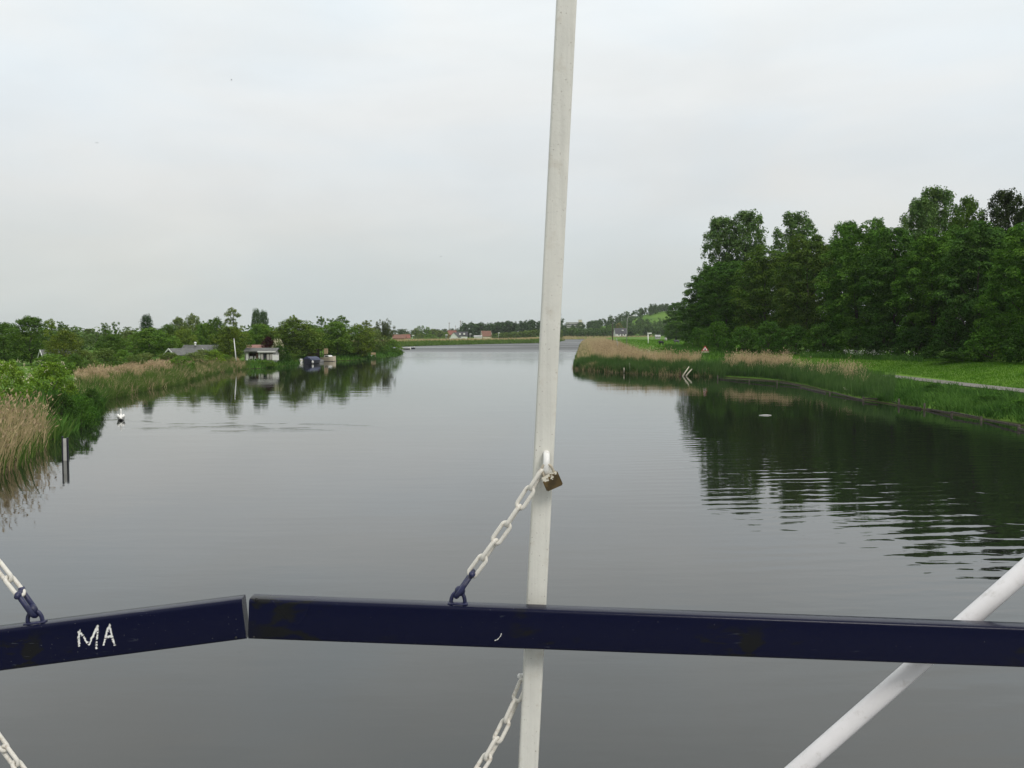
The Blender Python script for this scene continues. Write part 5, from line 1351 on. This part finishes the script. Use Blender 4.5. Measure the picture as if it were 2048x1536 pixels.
# brass padlock hanging from the lug
pc = PY(1104, 962, PD - .062); t = thing('padlock', 'small brass padlock with peeling white paint hanging on the cream post', 'padlock', pc)
t.rotation_euler = (0, math.radians(-24), 0); t.scale = (1.1, 1.1, 1.12)
bm = bmesh.new(); bmesh.ops.create_cube(bm, size=1); bmesh.ops.scale(bm, vec=(.041, .019, .034), verts=bm.verts); bmesh.ops.bevel(bm, geom=bm.edges[:], offset=.0022, segments=2, affect='EDGES')
me = bpy.data.meshes.new('body'); bm.to_mesh(me); bm.free(); mesh_obj('body', me, M['brass'], t)
mb = MB(); pts = [Vector((.0125 * math.cos(a), 0, .028 + .0125 * math.sin(a))) for a in [math.pi * i / 12 for i in range(13)]]
mb.sweep([Vector((.0125, 0, .012))] + pts + [Vector((-.0125, 0, .012))], .0034, 10); mb.build('shackle', paint('rusty_shackle', (.42, .37, .29), .45, .2, 60, (.13, .07, .04), .8, 60), t)

# deck of the bridge under our feet
mb = MB(); mb.box((0, -1.2, DECK - .15), (70, 8.0, .3)); mb.box((0, 2.72, DECK - .35), (70, .16, .7)); mb.box((0, -5.12, DECK - .35), (70, .16, .7))
for k in range(-30, 31, 12): mb.box((k + 1, -1.2, (DECK - .3) / 2 - .9), (.8, 5.0, DECK - .3 + 1.78))
tag(mb.build('bridge_deck', M['grey_steel'], None), 'grey deck of the bridge under the barrier', kind='structure')

# ------------------------------------------------------------------ haze
mb = MB(); mb.box((0, 1400, 21), (6600, 3400, 48.8))
m, nt, out = new_mat('haze'); v_ = N(nt, 'ShaderNodeVolumePrincipled'); v_.inputs['Density'].default_value = .00008; v_.inputs['Color'].default_value = (.95, .98, 1.0, 1); v_.inputs['Anisotropy'].default_value = 0.2
L(nt, v_.outputs[0], out.inputs['Volume'])
HAZE = stuff(mb.build('haze', m, None), 'thin pale haze over the river landscape')

# ------------------------------------------------------------------ sky and light
w = bpy.data.worlds.new('World'); SC.world = w; w.use_nodes = True
nt = w.node_tree
for n in list(nt.nodes): nt.nodes.remove(n)
out = N(nt, 'ShaderNodeOutputWorld'); bg = N(nt, 'ShaderNodeBackground')
SUN_EL, SUN_AZ = math.radians(46), math.radians(148)
sky = N(nt, 'ShaderNodeTexSky', sky_type='NISHITA'); sky.sun_disc = False; sky.sun_elevation = SUN_EL; sky.sun_rotation = SUN_AZ; sky.air_density = 1.5; sky.dust_density = 3.0
tc = N(nt, 'ShaderNodeTexCoord'); sep = N(nt, 'ShaderNodeSeparateXYZ'); L(nt, tc.outputs['Generated'], sep.inputs[0])
rp_ = N(nt, 'ShaderNodeValToRGB'); L(nt, sep.outputs['Z'], rp_.inputs[0]); cr = rp_.color_ramp
stops = [(0.0, (.585, .63, .615)), (.055, (.615, .65, .64)), (.13, (.70, .72, .72)), (.2, (.755, .785, .795)), (.29, (.82, .86, .87)), (.38, (.92, .945, .94)), (.6, (1.0, 1.02, 1.02)), (1.0, (1.0, 1.02, 1.02))]
cr.elements[0].position, cr.elements[0].color = stops[0][0], (*stops[0][1], 1)
cr.elements[1].position, cr.elements[1].color = stops[-1][0], (*stops[-1][1], 1)
for p_, c_ in stops[1:-1]:
    e = cr.elements.new(p_); e.color = (*c_, 1)
n1 = noise(nt, mapping(nt, tc.outputs['Generated'], (1.6, 1.6, 5.0)), 1.5, 4, .5, .4)
n2 = noise(nt, mapping(nt, tc.outputs['Generated'], (2.2, 2.2, 7.0), loc=(3, 1, 4)), 1.6, 5, .55, .3)
c = mixrgb(nt, 1.0, rp_.outputs[0], mixrgb(nt, maprange(nt, n1.outputs['Fac'], .32, .68), (.955, .985, 1.015), (1.02, 1.0, .985)), 'MULTIPLY')
c = mixrgb(nt, 1.0, c, maprange(nt, n2.outputs['Fac'], .3, .7, .96, 1.035), 'MULTIPLY')
# sky dimmed low behind the camera, added to darken the rail front's reflections
back_dim = math_node(nt, 'MULTIPLY', maprange(nt, sep.outputs['Y'], .15, -.55), maprange(nt, sep.outputs['Z'], .75, .3))
c = mixrgb(nt, 1.0, c, math_node(nt, 'SUBTRACT', 1.0, math_node(nt, 'MULTIPLY', back_dim, .5)), 'MULTIPLY')
sk = mixrgb(nt, 1.0, sky.outputs[0], (.10, .10, .10), 'MULTIPLY')
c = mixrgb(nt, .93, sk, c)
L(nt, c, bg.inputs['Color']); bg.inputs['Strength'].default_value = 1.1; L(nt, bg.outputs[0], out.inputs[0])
sl = bpy.data.lights.new('sun', 'SUN'); sl.energy = 1.5; sl.angle = math.radians(20); sl.color = (1, .96, .9)
so = bpy.data.objects.new('sun', sl); COL.objects.link(so)
sv = Vector((math.sin(SUN_AZ) * math.cos(SUN_EL), math.cos(SUN_AZ) * math.cos(SUN_EL), math.sin(SUN_EL)))
so.rotation_euler = (-sv).to_track_quat('-Z', 'Y').to_euler(); so.location = (0, -20, 60)

SC.view_settings.view_transform = 'Standard'; SC.view_settings.look = 'None'; SC.view_settings.gamma = 1.0; SC.view_settings.exposure = 0.0; SC.view_settings.use_curve_mapping = False
SC.render.engine = 'CYCLES'
SC.cycles.max_bounces = 4; SC.cycles.diffuse_bounces = 2; SC.cycles.glossy_bounces = 2; SC.cycles.transmission_bounces = 2; SC.cycles.volume_bounces = 0
SC.cycles.use_denoising = True; SC.cycles.denoiser = 'OPENIMAGEDENOISE'
SC.cycles.use_adaptive_sampling = True; SC.cycles.adaptive_threshold = 0.012
SC.cycles.caustics_reflective = False; SC.cycles.caustics_refractive = False
SC.render.resolution_x, SC.render.resolution_y = 1024, 768
